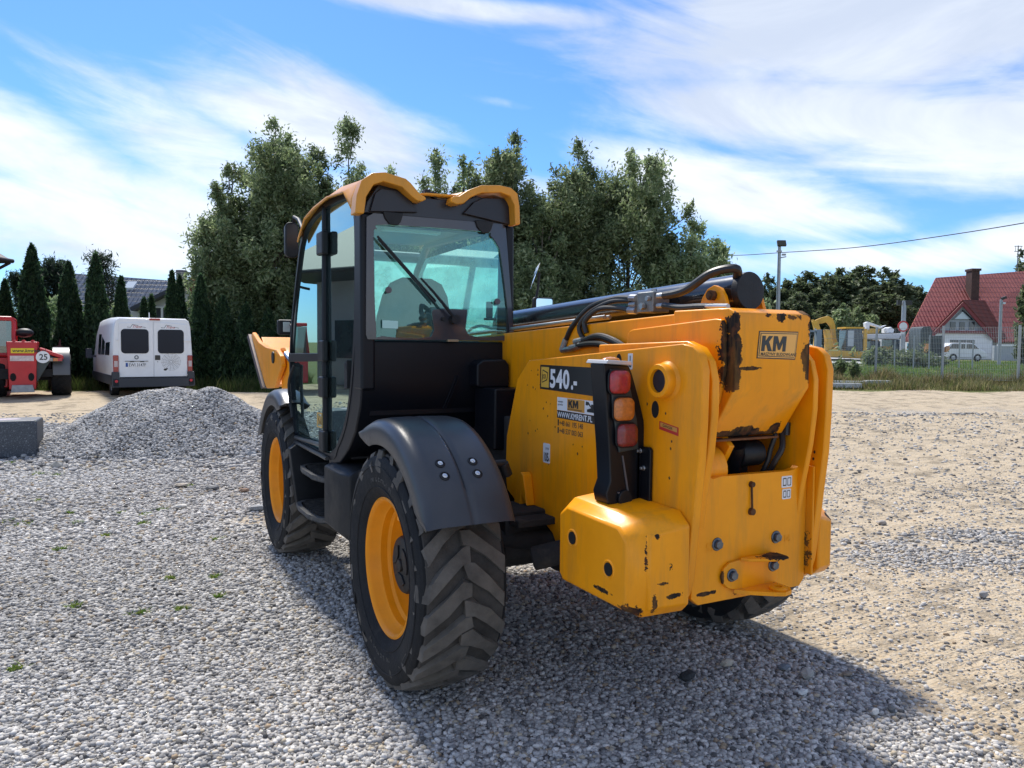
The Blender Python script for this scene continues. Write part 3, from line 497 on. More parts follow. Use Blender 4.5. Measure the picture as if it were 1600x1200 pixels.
def make_wheel(face=-1):
    """wheel centred on its own origin, outer face towards -X"""
    w = bpy.data.objects.new('wheel', None); COL.objects.link(w); w.parent = TH
    Wt = .42; Ri = .345; Ro = .604
    pr = [(Ri, -.17), (Ri+.012, -.185), (Ri+.05, -.205), (Ri+.12, -.217), (Ro-.10, -.218), (Ro-.06, -.213), (Ro-.045, -.20), (Ro-.040, -.12), (Ro-.036, 0), (Ro-.040, .12), (Ro-.045, .20), (Ro-.06, .213), (Ro-.1, .218), (Ri+.12, .217), (Ri+.05, .205), (Ri+.012, .185), (Ri, .17)]
    ty = MB().lathe(pr, (0, 0, 0), 'x', 72, True).build('tyre', rubber, w, ang=38); v, f = lug_ring(Ro, Wt); MB().add(v, f).build('tread', treadm, ty, .010, 3, ang=50); MB().lathe([(Ro-.052, -.19), (Ro-.0335, -.185), (Ro-.031, -.10), (Ro-.031, .10), (Ro-.0335, .185), (Ro-.052, .19)], (0, 0, 0), 'x', 72, caps=False).build('tread_base', mat('tread_base', (.055, .05, .045), .9, 0, .4, 8, .5, 50), ty)
    for rr, xx in ((Ri+.055, -.2075), (Ri+.16, -.2195)): MB().lathe([(rr, 0), (rr+.003, -.003), (rr+.006, 0)], (xx, 0, 0), 'x', 72, caps=False).build('bead_line', rubber, ty)
    # raised maker's name on the sidewall
    for st in (103, 283):
        for i, ch_ in enumerate('MICHELIN'):
            a = R(st-i*5.2); r0 = Ri+.085
            u = Vector((0, -sin(a)*-1*-1, 0)); up = Vector((0, cos(a), sin(a))); right = Vector((0, sin(a), -cos(a))) if False else Vector((0, 0, 0))
            n_ = Vector((-1, 0, 0)); right = up.cross(n_)
            text('sidewall_letter', ch_, .036, Vector((-.2135-.0, 0, 0))+up*r0, right, up, mat('sidewall_letter', (.05, .05, .05), .6), ty, .02, ext=.001) if face < 0 else None
    rim = MB().lathe([(Ri-.002, -.170), (Ri+.004, -.178), (Ri-.005, -.183), (Ri-.014, -.176), (Ri-.022, -.160), (Ri-.030, -.13), (Ri-.045, -.11), (Ri-.048, -.075), (Ri-.062, -.06), (Ri-.066, -.03), (Ri-.078, -.01), (Ri-.085, .03), (.20, .045), (.15, .02), (.15, .05), (Ri-.05, .07), (Ri, .17)], (0, 0, 0), 'x', 64, caps=False)
    rm = rim.build('rim', rimy, w, ang=30)
    MB().obox((-.125, -.09, Ri-.075), (1, 0, 0), (0, 1, 0), (0, 0, 1), .03, .025, .012).build('rim_lug', rimy, rm, .004)
    hub = MB().lathe([(0, -.105), (.120, -.105), (.138, -.098), (.146, -.085), (.148, .03), (.16, .05)], (0, 0, 0), 'x', 40).build('hub', black, w, ang=30)
    hb = MB()
    for k in range(3):
        a = 2*pi*k/3+.5; hb.prism([(r*cos(a+u), r*sin(a+u)) for r, u in ((.05, -.5), (.10, -.75), (.105, -.4), (.105, 0), (.105, .4), (.10, .75), (.05, .5))], 'x', -.113, -.100)
    hb.lathe([(0, -.118), (.03, -.118), (.034, -.104)], (0, 0, 0), 'x', 20); hb.build('hub_cover', black, hub, .003)
    nb = MB()
    for k in range(10):
        a = 2*pi*k/10; nb.cyl((.0, .18*cos(a), .18*sin(a)), (.03, .18*cos(a), .18*sin(a)), .014, 6)
    nb.build('wheel_nut', steel, hub)
    return w
wh = make_wheel(); wh.location = (-.995, 0, .60); wh.rotation_euler = (R(4), 0, 0)
for (x, y, a, mz) in ((-.995, 2.753, 37, 0), (.995, 0, 11, pi), (.995, 2.753, 60, pi)):
    w2 = copy_tree(wh, TH); w2.location = (x, y, .60); w2.rotation_euler = (R(a), 0, mz)
for y in (0, 2.753): ax = MB().cyl((-.85, y, .60), (.85, y, .60), .085, 20).lathe([(0, -.22), (.14, -.2), (.2, -.08), (.2, .08), (.14, .2), (0, .22)], (0, y, .60), 'x', 24).cyl((-.9, y, .6), (-.72, y, .6), .13, 20).cyl((.72, y, .6), (.9, y, .6), .13, 20).build('axle', inner, TH)
MB().box(-.60, .22, .60, -.34, 2.6, .98).box(-.34, -.15, .55, .30, 3.3, 1.30).box(-.36, -.9, .72, .32, -.15, 1.15).build('rail_and_sun_block', inner, TH, .01)  # first box widens the rail to block a sun streak on the ground
MB().box(-.62, -.22, .62, -.36, .05, .86).box(-.60, -.32, .80, -.38, .10, .84).cyl((-.7, -.15, .72), (-.2, -.3, .70), .05, 14).cyl((-.55, -.38, .66), (-.36, -.5, .72), .06, 14).build('axle_mount', inner, TH, .01)
hood = MB().loft([[(.27, -.35, .72), (1.02, -.35, .72), (1.02, -.35, 1.22), (.98, -.35, 1.32), (.36, -.35, 1.40)], [(.27, 1.9, .72), (1.1, 1.9, .72), (1.1, 1.9, 1.42), (1.02, 1.9, 1.56), (.36, 1.9, 1.62)]]).build('engine_cover', yel, TH, .02, 3)  # inner side widened to close the gap that let sun through
# ---- mudguards
def fender(y0, a0, a1, xo, xi, s=1, R_=.745):
    prof = [(xo, -.125), (xo-.004, -.06), (xo+.010, -.022), (xo+.040, -.004), (xo+.09, .002), ((xo+xi)/2-.025, .004), ((xo+xi)/2-.010, .003), ((xo+xi)/2, -.010), ((xo+xi)/2+.010, .003), ((xo+xi)/2+.03, .004), (xi-.05, .001), (xi-.015, -.008), (xi, -.03)]
    n = 26; secs = []
    for i in range(n+1):
        a = R(a0+(a1-a0)*i/n); e = min(i, n-i); k = 1 if e > 2 else (.35, .62, .85)[e]
        rib = 1 if 3 < i < n-3 else 0
        top = [(x, (dr*k if dr < -.03 else dr)) for x, dr in prof]; top = [(x, dr if not (abs(x-(xo+xi)/2) < .006) else dr*rib) for x, dr in top]
        def Pq(x, dr, th): r = R_+dr-th; return (x*1.0, y0+r*cos(a), .60+r*sin(a))
        secs.append([Pq(x, dr, 0) for x, dr in top]+[Pq(x+(.006 if j < 2 else 0), dr, .006) for j, (x, dr) in reversed(list(enumerate(top)))])
    return MB().loft(secs).build('mudguard', fendm, TH, ang=60)
fendm = mat('mudguard_plastic', (.045, .048, .054), .33, 0, .12, 5, .05, 220, 0, ((.07, .066, .06), .72, 4), .5)
f1 = fender(0, 63, 153, -1.215, -.79)
for (x, y, z) in ((-1.09, -.5, 1.241), (-1.059, -.5, 1.182), (-.943, -.5, 1.238), (-.917, -.5, 1.181)):
    for a in ((138 if z > 1.2 else 145),):
        xx = -1.085 if x < -1.0 else -.925; a = R(129 if z > 1.2 else 134.5); up = Vector((0, cos(a), sin(a))); p = Vector((xx, 0, .6))+up*.7475
        b = MB(); fx = Vector((1, 0, 0)); fy = up.cross(fx)
        ring = lambda r, h: [p+up*h+(fx*cos(t)+fy*sin(t))*r for t in np.linspace(0, 2*pi, 20, endpoint=False)]
        b.loft([ring(.024, -.006), ring(.024, .003), ring(.019, .005), ring(.017, .001)]); bb = b.build('bolt_cup', mat('cup_dark', (.008, .008, .009), .5), f1, ang=50)
        b = MB(); b.loft([ring(.0115, .0), ring(.0115, .005), ring(.009, .0055)]); b.loft([ring(.0065, .005), ring(.0065, .011)]); b.build('mudguard_bolt', mat('bright_bolt', (.75, .75, .74), .25, .9), f1, ang=50)
f2 = fender(2.753, 25, 118, -1.215, -.79)
MB().cyl((-.80, -.40, 1.15), (-.715, -.40, 1.15), .018, 14).cyl((-.73, -.40, 1.15), (-.70, -.39, 1.09), .026, 14).build('mudguard_stay', black, TH, .003)
f3 = fender(0, 63, 153, .79, 1.215); f4 = fender(2.753, 25, 118, .79, 1.215)
# ---- tank, steps
tk = MB().loft([[(x, y, z) for (x, y) in ((-.70, 1.32), (-1.12, 1.32), (-1.165, 1.27), (-1.165, .93), (-1.12, .80), (-.70, .72))] for z in (.62, .92)])
tk = MB().loft([[(x+(.05 if x < -1 else 0), y, .50) for (x, y) in ((-.70, 1.30), (-1.10, 1.30), (-1.14, 1.26), (-1.14, .95), (-1.10, .86), (-.70, .78))], [(x, y, .56) for (x, y) in ((-.70, 1.33), (-1.12, 1.33), (-1.16, 1.28), (-1.16, .93), (-1.12, .83), (-.70, .74))], [(x, y, .925) for (x, y) in ((-.70, 1.33), (-1.12, 1.33), (-1.16, 1.28), (-1.16, .93), (-1.12, .83), (-.70, .74))], [(x+(.05 if x < -1 else 0), y, .965) for (x, y) in ((-.70, 1.31), (-1.10, 1.31), (-1.14, 1.26), (-1.14, .95), (-1.10, .85), (-.70, .76))]]).build('fuel_tank', black, TH, .008)
MB().loft([[(-1.10, 2.22, .50), (-1.16, 2.15, .50), (-1.16, 2.08, .50), (-.8, 2.08, .50), (-.8, 2.22, .5)], [(-1.14, 2.30, .93), (-1.20, 2.22, .93), (-1.20, 2.14, .93), (-.8, 2.14, .93), (-.8, 2.30, .93)], [(-1.10, 2.30, .96), (-1.15, 2.24, .96), (-1.15, 2.16, .96), (-.8, 2.16, .96), (-.8, 2.30, .96)]]).build('step_side_panel', black, TH, .006)
MB().box(-.72, 1.30, .45, -.70, 2.16, .95).build('step_back_panel', inner, TH)
stm = mat('step_plate', (.09, .09, .09), .55, .5, .4, 30, .4, 120, 0, ((.2, .18, .15), .5, 20))
for z, d in ((.815, .0), (.545, .03)):
    pts = [(-.73, 1.36), (-.73, 2.10), (-1.08-d, 2.10), (-1.15-d, 2.02), (-1.17-d, 1.85), (-1.17-d, 1.60), (-1.13-d, 1.44), (-1.06-d, 1.36)]
    st = MB().prism(pts, 'z', z-.03, z-.022).prism(pts, 'z', z-.03, z+.006, holes=[[(-.75+(x+.75)*.93, 1.73+(y-1.73)*.92) for x, y in pts]]).build('step', stm, TH, .002)
    tt = MB()
    for y in np.arange(1.42, 2.06, .06): tt.box(-1.10-d, y, z-.022, -.78, y+.008, z+.004)
    tt.build('step_tread', stm, st)
# ---- cab
CB = -1.12; CR = -.135
side_o = [(1.30, .965), (1.10, 1.06), (.92, 1.22), (.80, 1.45), (.725, 1.75), (.70, 2.05), (.70, 2.35), (.73, 2.50), (.82, 2.60), (1.2, 2.635), (1.6, 2.63), (1.90, 2.59), (2.08, 2.50), (2.20, 2.36), (2.42, 1.95), (2.52, 1.62), (2.50, 1.35), (2.40, 1.12), (2.27, .965)]
def inset(pts, d):
    c = Vector((sum(p[0] for p in pts)/len(pts), sum(p[1] for p in pts)/len(pts))); out = []
    n = len(pts)
    for i in range(n):
        a, b, c2 = Vector(pts[i-1]), Vector(pts[i]), Vector(pts[(i+1) % n]); t = (c2-a).normalized(); nn = Vector((-t.y, t.x))
        if (c-b).dot(nn) < 0: nn = -nn
        q = b+nn*d; out.append((q.x, q.y))
    return out
sc = [(p.x, p.y) for p in catmull([(a, b, 0) for a, b in side_o], 4, True)]
sc_in = inset(sc, .035)
cabm = mat('cab_black', (.0045, .006, .010), .42, 0, .12, 5, .04, 90, 0, None, .28)
cab = MB().prism(sc, 'x', CB, CB+.05, holes=[sc_in]).build('cab_frame', cabm, TH, .006, 2)
# body below the rear window
lowp = [(.62, 1.735), (.61, 1.50), (.64, 1.36), (.74, 1.20), (.88, 1.08), (1.08, .97), (1.30, .93), (1.34, .93), (1.34, 1.0), (1.12, 1.08), (.94, 1.24), (.82, 1.46), (.76, 1.735)]
MB().prism(lowp, 'x', CB+.004, CR).build('rear_body', cabm, cab, .012, 3)
MB().box(-.40, .34, 1.10, -.150, .62, 1.46).prism([(-.42, 1.46), (-.44, 1.47), (-.44, 1.60), (-.40, 1.625), (-.25, 1.63), (-.22, 1.60), (-.22, 1.46)], 'y', .50, .615).build('rear_duct', cabm, TH, .012, 3)
gr = MB()
gr.tube([(-.53, .60, 1.53), (-.575, .62, 1.40), (-.60, .64, 1.33)], .004, 6).tube([(-.515, .60, 1.53), (-.56, .62, 1.40), (-.585, .64, 1.33)], .004, 6); gr.build('body_seam', cabm, cab)
MB().box(CB+.05, 1.30, .93, CR, 2.30, 1.0).prism([(1.0, 1.0), (1.0, 1.06), (2.3, 1.06), (2.35, 1.0)], 'x', CB+.06, CR).build('cab_floor', inner, cab)
MB().box(CB+.07, .66, 1.30, CR-.03, .80, 1.66).build('rear_bulkhead', cabm, cab)
# rear corner posts and rear frame
post = MB()
for (x0, x1) in ((CB-.002, CB+.085), (CR-.06, CR)):
    post.loft([[(x0, .60, 1.45), (x1, .60, 1.45), (x1, .76, 1.45), (x0, .76, 1.45)], [(x0, .60, 1.73), (x1, .60, 1.73), (x1, .74, 1.73), (x0, .74, 1.73)], [(x0, .61, 2.46), (x1, .61, 2.46), (x1, .72, 2.46), (x0, .72, 2.46)]])
parts(post, 'rear_post', cabm, cab, bevel=.018, seg=3)
fp = MB()                                                                   # front and right side frames seen through the glass
fp.tube([(CR-.02, .66, 1.7), (CR-.02, .70, 2.45)], .03, 8).tube([(CR-.02, .70, 2.48), (CR-.02, 2.0, 2.50), (CR-.02, 2.25, 2.3), (CR-.02, 2.5, 1.65), (CR-.02, 2.35, 1.1)], .03, 8).tube([(CR-.02, .7, 1.55), (CR-.02, 2.5, 1.45)], .03, 8)
fp.tube([(CB+.03, 2.2, 2.42), (CR-.02, 2.2, 2.42)], .04, 8).tube([(CB+.03, 2.45, 1.30), (CR-.02, 2.45, 1.30)], .04, 8).tube([(CB+.03, 2.50, 1.66), (CB+.03, 2.22, 2.38)], .02, 6)
fp.tube([(-.62, 2.24, 2.42), (-.60, 2.5, 1.66), (-.60, 2.42, 1.3)], .028, 8)
fp.box(CB+.05, .72, 2.50, CR-.02, 2.1, 2.53)
parts(fp, 'inner_frame', mat('cab_inner', (.16, .165, .17), .6, 0, .1, 5), cab)
MB().tube([(CB+.08, .72, 2.44), (CR-.06, .72, 2.44)], .035, 8).build('rear_header', cabm, cab)
# side glass + door furniture
tintg = glassmat('side_glass', (.42, .58, .55), .30, 0, .02, (.72, .98, .96)); rearg = glassmat('rear_glass', (.62, .97, .92), .10, 0, .015, (.55, 1, .95))
door = MB().prism(sc_in, 'x', CB+.018, CB+.023).build('side_window', tintg, TH, smooth=False)
bp_ = MB().tube([(CB+.012, 1.44, 2.62), (CB+.005, 1.43, 1.6), (CB+.010, 1.42, 1.0)], .022, 8).build('door_pillar', cabm, TH)
hd = parts(MB().box(CB-.035, 1.34, 2.30, CB+.01, 1.50, 2.45).box(CB-.03, 1.36, 1.60, CB+.01, 1.49, 1.74).box(CB-.03, 1.36, 1.36, CB+.01, 1.49, 1.50).box(CB-.03, 1.36, 1.0, CB+.01, 1.48, 1.14), 'door_hinge', black, bp_, bevel=.012)
MB().prism([(1.46, 1.655), (1.46, 1.60), (2.50, 1.575), (2.51, 1.64)], 'x', CB-.012, CB+.015).build('door_rail', cabm, bp_, .005)
MB().tube(catmull([(CB-.01, 2.30, 1.55), (CB-.03, 2.40, 1.40), (CB-.02, 2.32, 1.15)], 5), .012, 8).build('grab_handle', black, bp_)
MB().tube([(CB-.006, 1.46, 1.035), (CB-.006, 2.28, 1.0)], .016, 8).tube([(CB-.012, 1.32, .966), (CB-.012, 2.26, .966)], .014, 8).build('door_sill', mat('sill_grey', (.08, .08, .08), .3, .3), bp_)
MB().prism([(1.02, 1.12), (1.38, 1.02), (1.38, 1.33), (1.0, 1.38), (.93, 1.25)], 'x', CB+.03, CB+.05).build('door_lower_panel', cabm, bp_)
lk = MB().prism([(.86, 1.45), (.92, 1.44), (.92, 1.60), (.86, 1.62)], 'x', CB-.01, CB+.02).cyl((CB-.012, .89, 1.58), (CB+.01, .89, 1.58), .024, 12).build('door_latch', black, bp_, .004)
kd = MB().prism([(1.56, 1.14), (1.70, 1.135), (1.70, 1.24), (1.56, 1.245)], 'x', CB+.0155, CB+.0178, holes=[[(1.572, 1.15), (1.688, 1.146), (1.688, 1.228), (1.572, 1.233)]]).build('window_decal', mat('decal_gold', (.62, .38, .10), .5), TH, smooth=False)
text('decal_letters', 'KM', .06, (CB+.0165, 1.685, 1.162), (0, -1, .0), UP, MT['decal_gold'], kd, .04, 0, .78)
# rear window
y0 = .592
wo_ = [(-1.085, 1.742), (-.150, 1.745), (-.142, 1.78), (-.205, 2.44), (-.23, 2.462), (-1.05, 2.455), (-1.09, 2.43), (-1.095, 1.77)]
wi_ = [(-1.035, 1.80), (-1.00, 1.762), (-.70, 1.762), (-.695, 1.90), (-.66, 1.925), (-.49, 1.93), (-.465, 1.915), (-.455, 1.775), (-.21, 1.777), (-.175, 1.82), (-.235, 2.25), (-.26, 2.33), (-.31, 2.385), (-.37, 2.405), (-.98, 2.395), (-1.03, 2.365), (-1.05, 2.31)]
rw = MB().prism(wo_, 'y', y0, y0+.012, holes=[[(p.x, p.y) for p in catmull([(a, b, 0) for a, b in wi_], 3, True)]]).build('rear_window', mat('glass_border', (.045, .045, .055), .12, 0, .1, 8, coat=.5), TH, .002)
MB().add([(a*.996-.002, y0+.015, b) for a, b in wo_], [tuple(range(8))]).build('window_pane', rearg, rw, smooth=False)
MB().prism([(-.999, 1.808), (-.905, 1.806), (-.905, 1.850), (-.999, 1.853)], 'y', y0-.002, y0+.0005).build('window_sticker', mat('sticker_mint', (.45, .72, .66), .5), rw, smooth=False)
text('glass_mark', 'Safe', .012, (-.275, y0-.001, 1.835), (1, 0, 0), UP, dblack, rw, .01); text('glass_mark', 'e2', .010, (-.268, y0-.001, 1.812), (1, 0, 0), UP, dblack, rw, .01)
for x in (-.935, -.355): MB().prism([(x-.065, 2.47), (x+.06, 2.47), (x+.045, 2.42), (x+.025, 2.395), (x-.02, 2.395), (x-.05, 2.43)], 'y', y0-.014, y0-.001).build('window_hinge', black, rw, .006)
for x, z in ((-.965, 2.025), (-.265, 1.985)):
    MB().cyl((x, y0-.015, z), (x, y0-.001, z), .019, 18).build('window_latch', mat('latch_grey', (.10, .08, .09), .4), rw, .003)
MB().box(-.315, y0+.03, 1.885, -.275, y0+.05, 1.985).box(-.33, y0+.03, 1.87, -.25, y0+.05, 1.885).box(-.265, y0+.03, 1.96, -.18, y0+.05, 1.99).build('latch_lever', mat('latch_grey', (.1, .08, .09)), rw, .004)
MB().box(-.60, y0-.022, 1.733, -.53, y0-.002, 1.748).build('catch', mat('brass_catch', (.35, .28, .18), .4, .6), rw, .002)
wp = MB().tube([(-.56, y0-.045, 1.868), (-.70, y0-.045, 2.02), (-.78, y0-.04, 2.10)], [.012, .008, .006], 8).tube([(-1.035, y0-.022, 2.325), (-.68, y0-.024, 1.97)], .007, 6).tube([(-1.03, y0-.014, 2.31), (-.68, y0-.016, 1.955)], .005, 5)
wp.cyl((-.56, y0-.055, 1.866), (-.56, y0, 1.866), .028, 18).cyl((-.625, y0-.02, 1.868), (-.625, y0, 1.868), .012, 10).build('rear_wiper', black, rw)
# header panel and lamps recess over the window
MB().prism([(-1.105, 2.455), (-.172, 2.458), (-.172, 2.52), (-.19, 2.56), (-.40, 2.62), (-.50, 2.575), (-.76, 2.575), (-.84, 2.62), (-1.02, 2.62), (-1.085, 2.52)], 'y', .60, .66).build('header_panel', mat('header_dark', (.02, .022, .03), .3, 0, .1, 8), cab, .006)
# roof: arched rear edge and shell running forward
rfm = wearmat('roof_yellow', (.72, .31, .03), [((0, 0, 0), (.01, .01, .01), 0)], thr=.95)
outer = [(-1.175, 2.43), (-1.165, 2.53), (-1.138, 2.607), (-1.078, 2.655), (-1.0, 2.665), (-.895, 2.645), (-.858, 2.625), (-.80, 2.585), (-.74, 2.595), (-.60, 2.60), (-.545, 2.60), (-.497, 2.628), (-.414, 2.660), (-.289, 2.673), (-.219, 2.664), (-.175, 2.63), (-.160, 2.56), (-.155, 2.46)]
LO = [(-1.182, 2.43), (-1.172, 2.53), (-1.145, 2.611), (-1.083, 2.660), (-1.009, 2.672), (-.888, 2.650), (-.858, 2.629), (-.799, 2.570), (-.770, 2.560), (-.765, 2.545), (-.790, 2.532), (-.822, 2.533), (-.862, 2.560), (-.912, 2.600), (-1.02, 2.618), (-1.076, 2.596), (-1.118, 2.525), (-1.130, 2.432)]
RO = [(-.608, 2.545), (-.598, 2.580), (-.560, 2.585), (-.497, 2.628), (-.414, 2.664), (-.289, 2.677), (-.213, 2.669), (-.170, 2.640), (-.155, 2.56), (-.150, 2.455), (-.186, 2.450), (-.192, 2.565), (-.222, 2.618), (-.289, 2.633), (-.413, 2.618), (-.480, 2.588), (-.53, 2.545), (-.575, 2.535)]
rs = MB(); n_ = len(outer)
def side_up(q, lim): return [(x, max(z, lim)) for x, z in q]
flat = [(x, max(z, 2.61+.03*cos((x+.65)*3)) if -1.06 < x < -.2 else z) for x, z in outer]
secs = [[(x, .56, z) for x, z in outer], [(x, .66, z+.004) for x, z in side_up(outer, 2.50)], [(x, .78, z+.012) for x, z in side_up(outer, 2.585)], [(-.65+(x+.65)*1.0, 1.15, z+.045) for x, z in side_up(flat, 2.585)], [(-.65+(x+.65)*.995, 1.5, z+.035) for x, z in side_up(flat, 2.585)], [(-.65+(x+.65)*.98, 1.8, z-.005) for x, z in side_up(flat, 2.60)], [(-.65+(x+.65)*.95, 2.10, 2.46+(z-2.42)*.4) for x, z in flat]]
v = [p for q in secs for p in q]; f = []
for i in range(len(secs)-1): f += [(i*n_+j, i*n_+j+1, (i+1)*n_+j+1, (i+1)*n_+j) for j in range(n_-1)]
rs.add(v, f); roof = rs.build('roof', rfm, TH, ang=28)
for q in (LO, RO): MB().prism(q, 'y', .505, .60).build('roof_arch', rfm, roof, .007, 2, ang=40)
so_ = roof.modifiers.new('solid', 'SOLIDIFY'); so_.thickness = .012; so_.offset = -1
rc = MB()
rc.prism([(-1.075, 2.46), (-1.045, 2.565), (-1.01, 2.595), (-.91, 2.592), (-.83, 2.54), (-.79, 2.48)], 'y', .575, .60).prism([(-.50, 2.50), (-.43, 2.575), (-.37, 2.605), (-.23, 2.615), (-.195, 2.59), (-.185, 2.46)], 'y', .575, .60)
parts(rc, 'lamp_recess', mat('recess_dark', (.012, .013, .02), .35, 0, .2, 6), roof, bevel=.004)
aer = MB().cyl((-.50, .58, 2.56), (-.50, .58, 2.60), .014, 10).cyl((-.50, .58, 2.60), (-.497, .585, 2.655), .007, 8).build('aerial', black, roof)
MB().box(-.735, .60, 2.565, -.70, .66, 2.625).prism([(-.695, 2.59), (-.655, 2.565), (-.66, 2.61), (-.69, 2.62)], 'y', .6, .64).build('work_lamp', black, roof, .004)
MB().tube([(-.70, .66, 2.585), (-.54, .66, 2.575)], .022, 10).build('conduit', mat('conduit_grey', (.5, .5, .5), .4), roof)
MB().box(-.92, .80, 2.40, -.55, .86, 2.425).build('cab_reflection_bar', mat('cab_reflection_bar', (.8, .9, .88), .4), cab, .004)  # pale bar painted in for the reflection of a roof light strip
# roof side trim
# interior
seatm = mat('seat_fabric', (.13, .13, .135), .85, 0, .2, 12, .2, 90)
sb = MB(); sec_ = lambda y, z, w, t: [(x, y+dy, z) for x, dy in [(-.575-w, -t), (-.575-w*.8, -t*1.3), (-.575+w*.8, -t*1.3), (-.575+w, -t), (-.575+w, t), (-.575+w*.8, t*1.2), (-.575-w*.8, t*1.2), (-.575-w, t)]]
sb.loft([sec_(1.30, 1.35, .24, .05), sec_(1.24, 1.65, .27, .06), sec_(1.20, 1.90, .245, .06), sec_(1.18, 2.04, .215, .055), sec_(1.165, 2.12, .17, .045), sec_(1.16, 2.155, .10, .03)])
seat = sb.build('seat_back', seatm, TH, .02, 3); MB().box(-.90, 1.25, 1.32, -.42, 1.72, 1.45).build('seat_cushion', seatm, seat, .03, 3)
MB().tube([(-.66+.19*cos(t), 2.02+.10*sin(t), 1.72+.16*sin(t)) for t in np.linspace(0, 2*pi, 24, endpoint=False)], .013, 8, True).cyl((-.66, 2.02, 1.72), (-.66, 2.2, 1.4), .03, 10).tube([(-.85, 2.02, 1.72), (-.47, 2.02, 1.72)], .01, 6).build('steering_wheel', mat('wheel_grey', (.3, .32, .33), .5), TH)
MB().box(-1.02, 2.22, 1.1, -.22, 2.42, 1.74).box(-.36, 1.2, 1.2, -.2, 1.9, 1.50).build('dashboard', inner, TH, .02)
MB().tube([(-.30, 1.75, 1.5), (-.29, 1.78, 1.68)], .012, 8).ell((-.29, 1.78, 1.70), (.025, .025, .035)).build('joystick', black, TH)
MB().box(-.80, .70, 1.30, -.30, .92, 1.74).build('rear_console', mat('console_grey', (.045, .045, .05), .6), TH, .03, 3)
MB().tube(catmull([(-1.09, 2.40, 1.80), (-1.05, 2.30, 1.75), (-1.06, 2.25, 1.62)], 4), .005, 5).build('red_cable', mat('cable_red', (.4, .03, .02), .5), TH)
glow_pane = glassmat('glow_screen', (.80, .97, .93), .02, 0, .34, (.8, 1, .97), (.42, .92, .86))  # teal translucent veil added so sun brightens the panes behind the seat
MB().add([(CR-.008, .80, 1.62), (CR-.008, 2.45, 1.60), (CR-.008, 2.2, 2.40), (CR-.008, .80, 2.42)], [(0, 1, 2, 3)]).build('right_window', glow_pane, TH, smooth=False)
MB().add([(CB+.05, 2.46, 1.30), (CR-.02, 2.46, 1.30), (CR-.02, 2.47, 1.64), (CR-.02, 2.2, 2.42), (CB+.05, 2.2, 2.42), (CB+.05, 2.47, 1.64)], [(0, 1, 2, 5), (5, 2, 3, 4)]).build('windscreen', glow_pane, TH, smooth=False)
# mirrors
ms = MB().loft([[(x, 2.50, z) for x, z in rrect(-1.15, 2.39, -1.045, 2.67, .04)], [(-1.10+(x+1.10)*.92, 2.58, 2.53+(z-2.53)*.92) for x, z in rrect(-1.15, 2.39, -1.045, 2.67, .04)]]).build('cab_mirror', black, TH, .012)
ms.location = (0, 0, 0)
MB().prism(rrect(-1.14, 2.405, -1.055, 2.655, .035), 'y', 2.496, 2.4995).build('mirror_back', mat('mirror_shell', (.01, .011, .014), .3), ms)
MB().tube([(-1.08, 2.53, 2.66), (-1.08, 2.50, 2.71), (-1.09, 2.3, 2.66), (-1.10, 2.1, 2.55)], .014, 8).build('mirror_arm', black, ms)
m2 = MB().box(-1.155, 2.78, 1.79, -1.03, 2.85, 1.915).build('front_lamp', black, TH, .02)
MB().box(-1.115, 2.774, 1.815, -1.06, 2.779, 1.895).build('lamp_glass', mat('lamp_glass', (.6, .62, .6), .1, .3), m2, .002)
MB().tube([(-1.05, 2.82, 1.88), (-1.06, 2.7, 1.86), (-1.10, 2.5, 1.8)], .012, 8).build('lamp_arm', black, m2)
mirr = mat('mirror_glass', (.85, .88, .9), .05, 1)
mr1 = MB(); ring_ = lambda t_, k: [(1.455+.10*k*cos(a)*.55+.06*k*sin(a), 3.12+t_+.10*k*cos(a), 2.43+.145*k*sin(a)) for a in np.linspace(0, 2*pi, 20, endpoint=False)]
mr1.loft([ring_(0, .9), ring_(-.012, 1), ring_(.03, .8)]); mm1 = mr1.build('road_mirror', mirr, TH, ang=60); MB().tube([(1.53, 3.16, 2.47), (1.51, 3.15, 2.30), (1.44, 3.1, 2.08), (1.38, 3.05, 1.9), (1.0, 2.9, 1.7)], .014, 8).build('mirror_arm', black, mm1)
mm2 = MB().prism(rrect(1.43, 2.06, 1.66, 2.215, .03), 'y', 3.08, 3.13).build('road_mirror', black, TH, .01); MB().prism(rrect(1.45, 2.075, 1.64, 2.20, .02), 'y', 3.074, 3.0795).build('mirror_face', mirr, mm2)
# ---- front carriage (tipped back) left cheek, right cheek and cross plate
cx = -.90
car = MB().prism([(5.75, 1.80), (5.60, 1.85), (5.2, 1.74), (4.75, 1.685), (4.2, 1.66), (4.0, 1.60), (3.95, 1.50), (4.15, 1.38), (4.30, 1.27), (4.72, 1.245), (4.80, 1.265)], 'x', cx, cx+.05).build('carriage', yel, TH, .012)
MB().prism([(4.30, 1.68), (4.1, 1.685), (3.9, 1.62), (3.65, 1.42), (3.5, 1.18), (4.20, 1.18), (4.25, 1.3)], 'x', cx+.06, cx+.12).build('carriage_link', yel, TH, .012)
MB().loft([[(cx-.03, 5.79, 1.80), (cx+.08, 5.79, 1.80), (cx+.08, 5.68, 1.83), (cx-.03, 5.68, 1.83)], [(cx-.03, 4.88, 1.235), (cx+.08, 4.88, 1.235), (cx+.08, 4.78, 1.255), (cx-.03, 4.78, 1.255)]]).build('carriage_edge', mat('worn_steel', (.10, .08, .08), .6, .5, .3, 10), car)
MB().cyl((cx-.012, 4.33, 1.58), (cx+.02, 4.33, 1.58), .06, 18).build('carriage_pin', black, car)
cr = copy_tree(car, TH); cr.location.x = 1.75
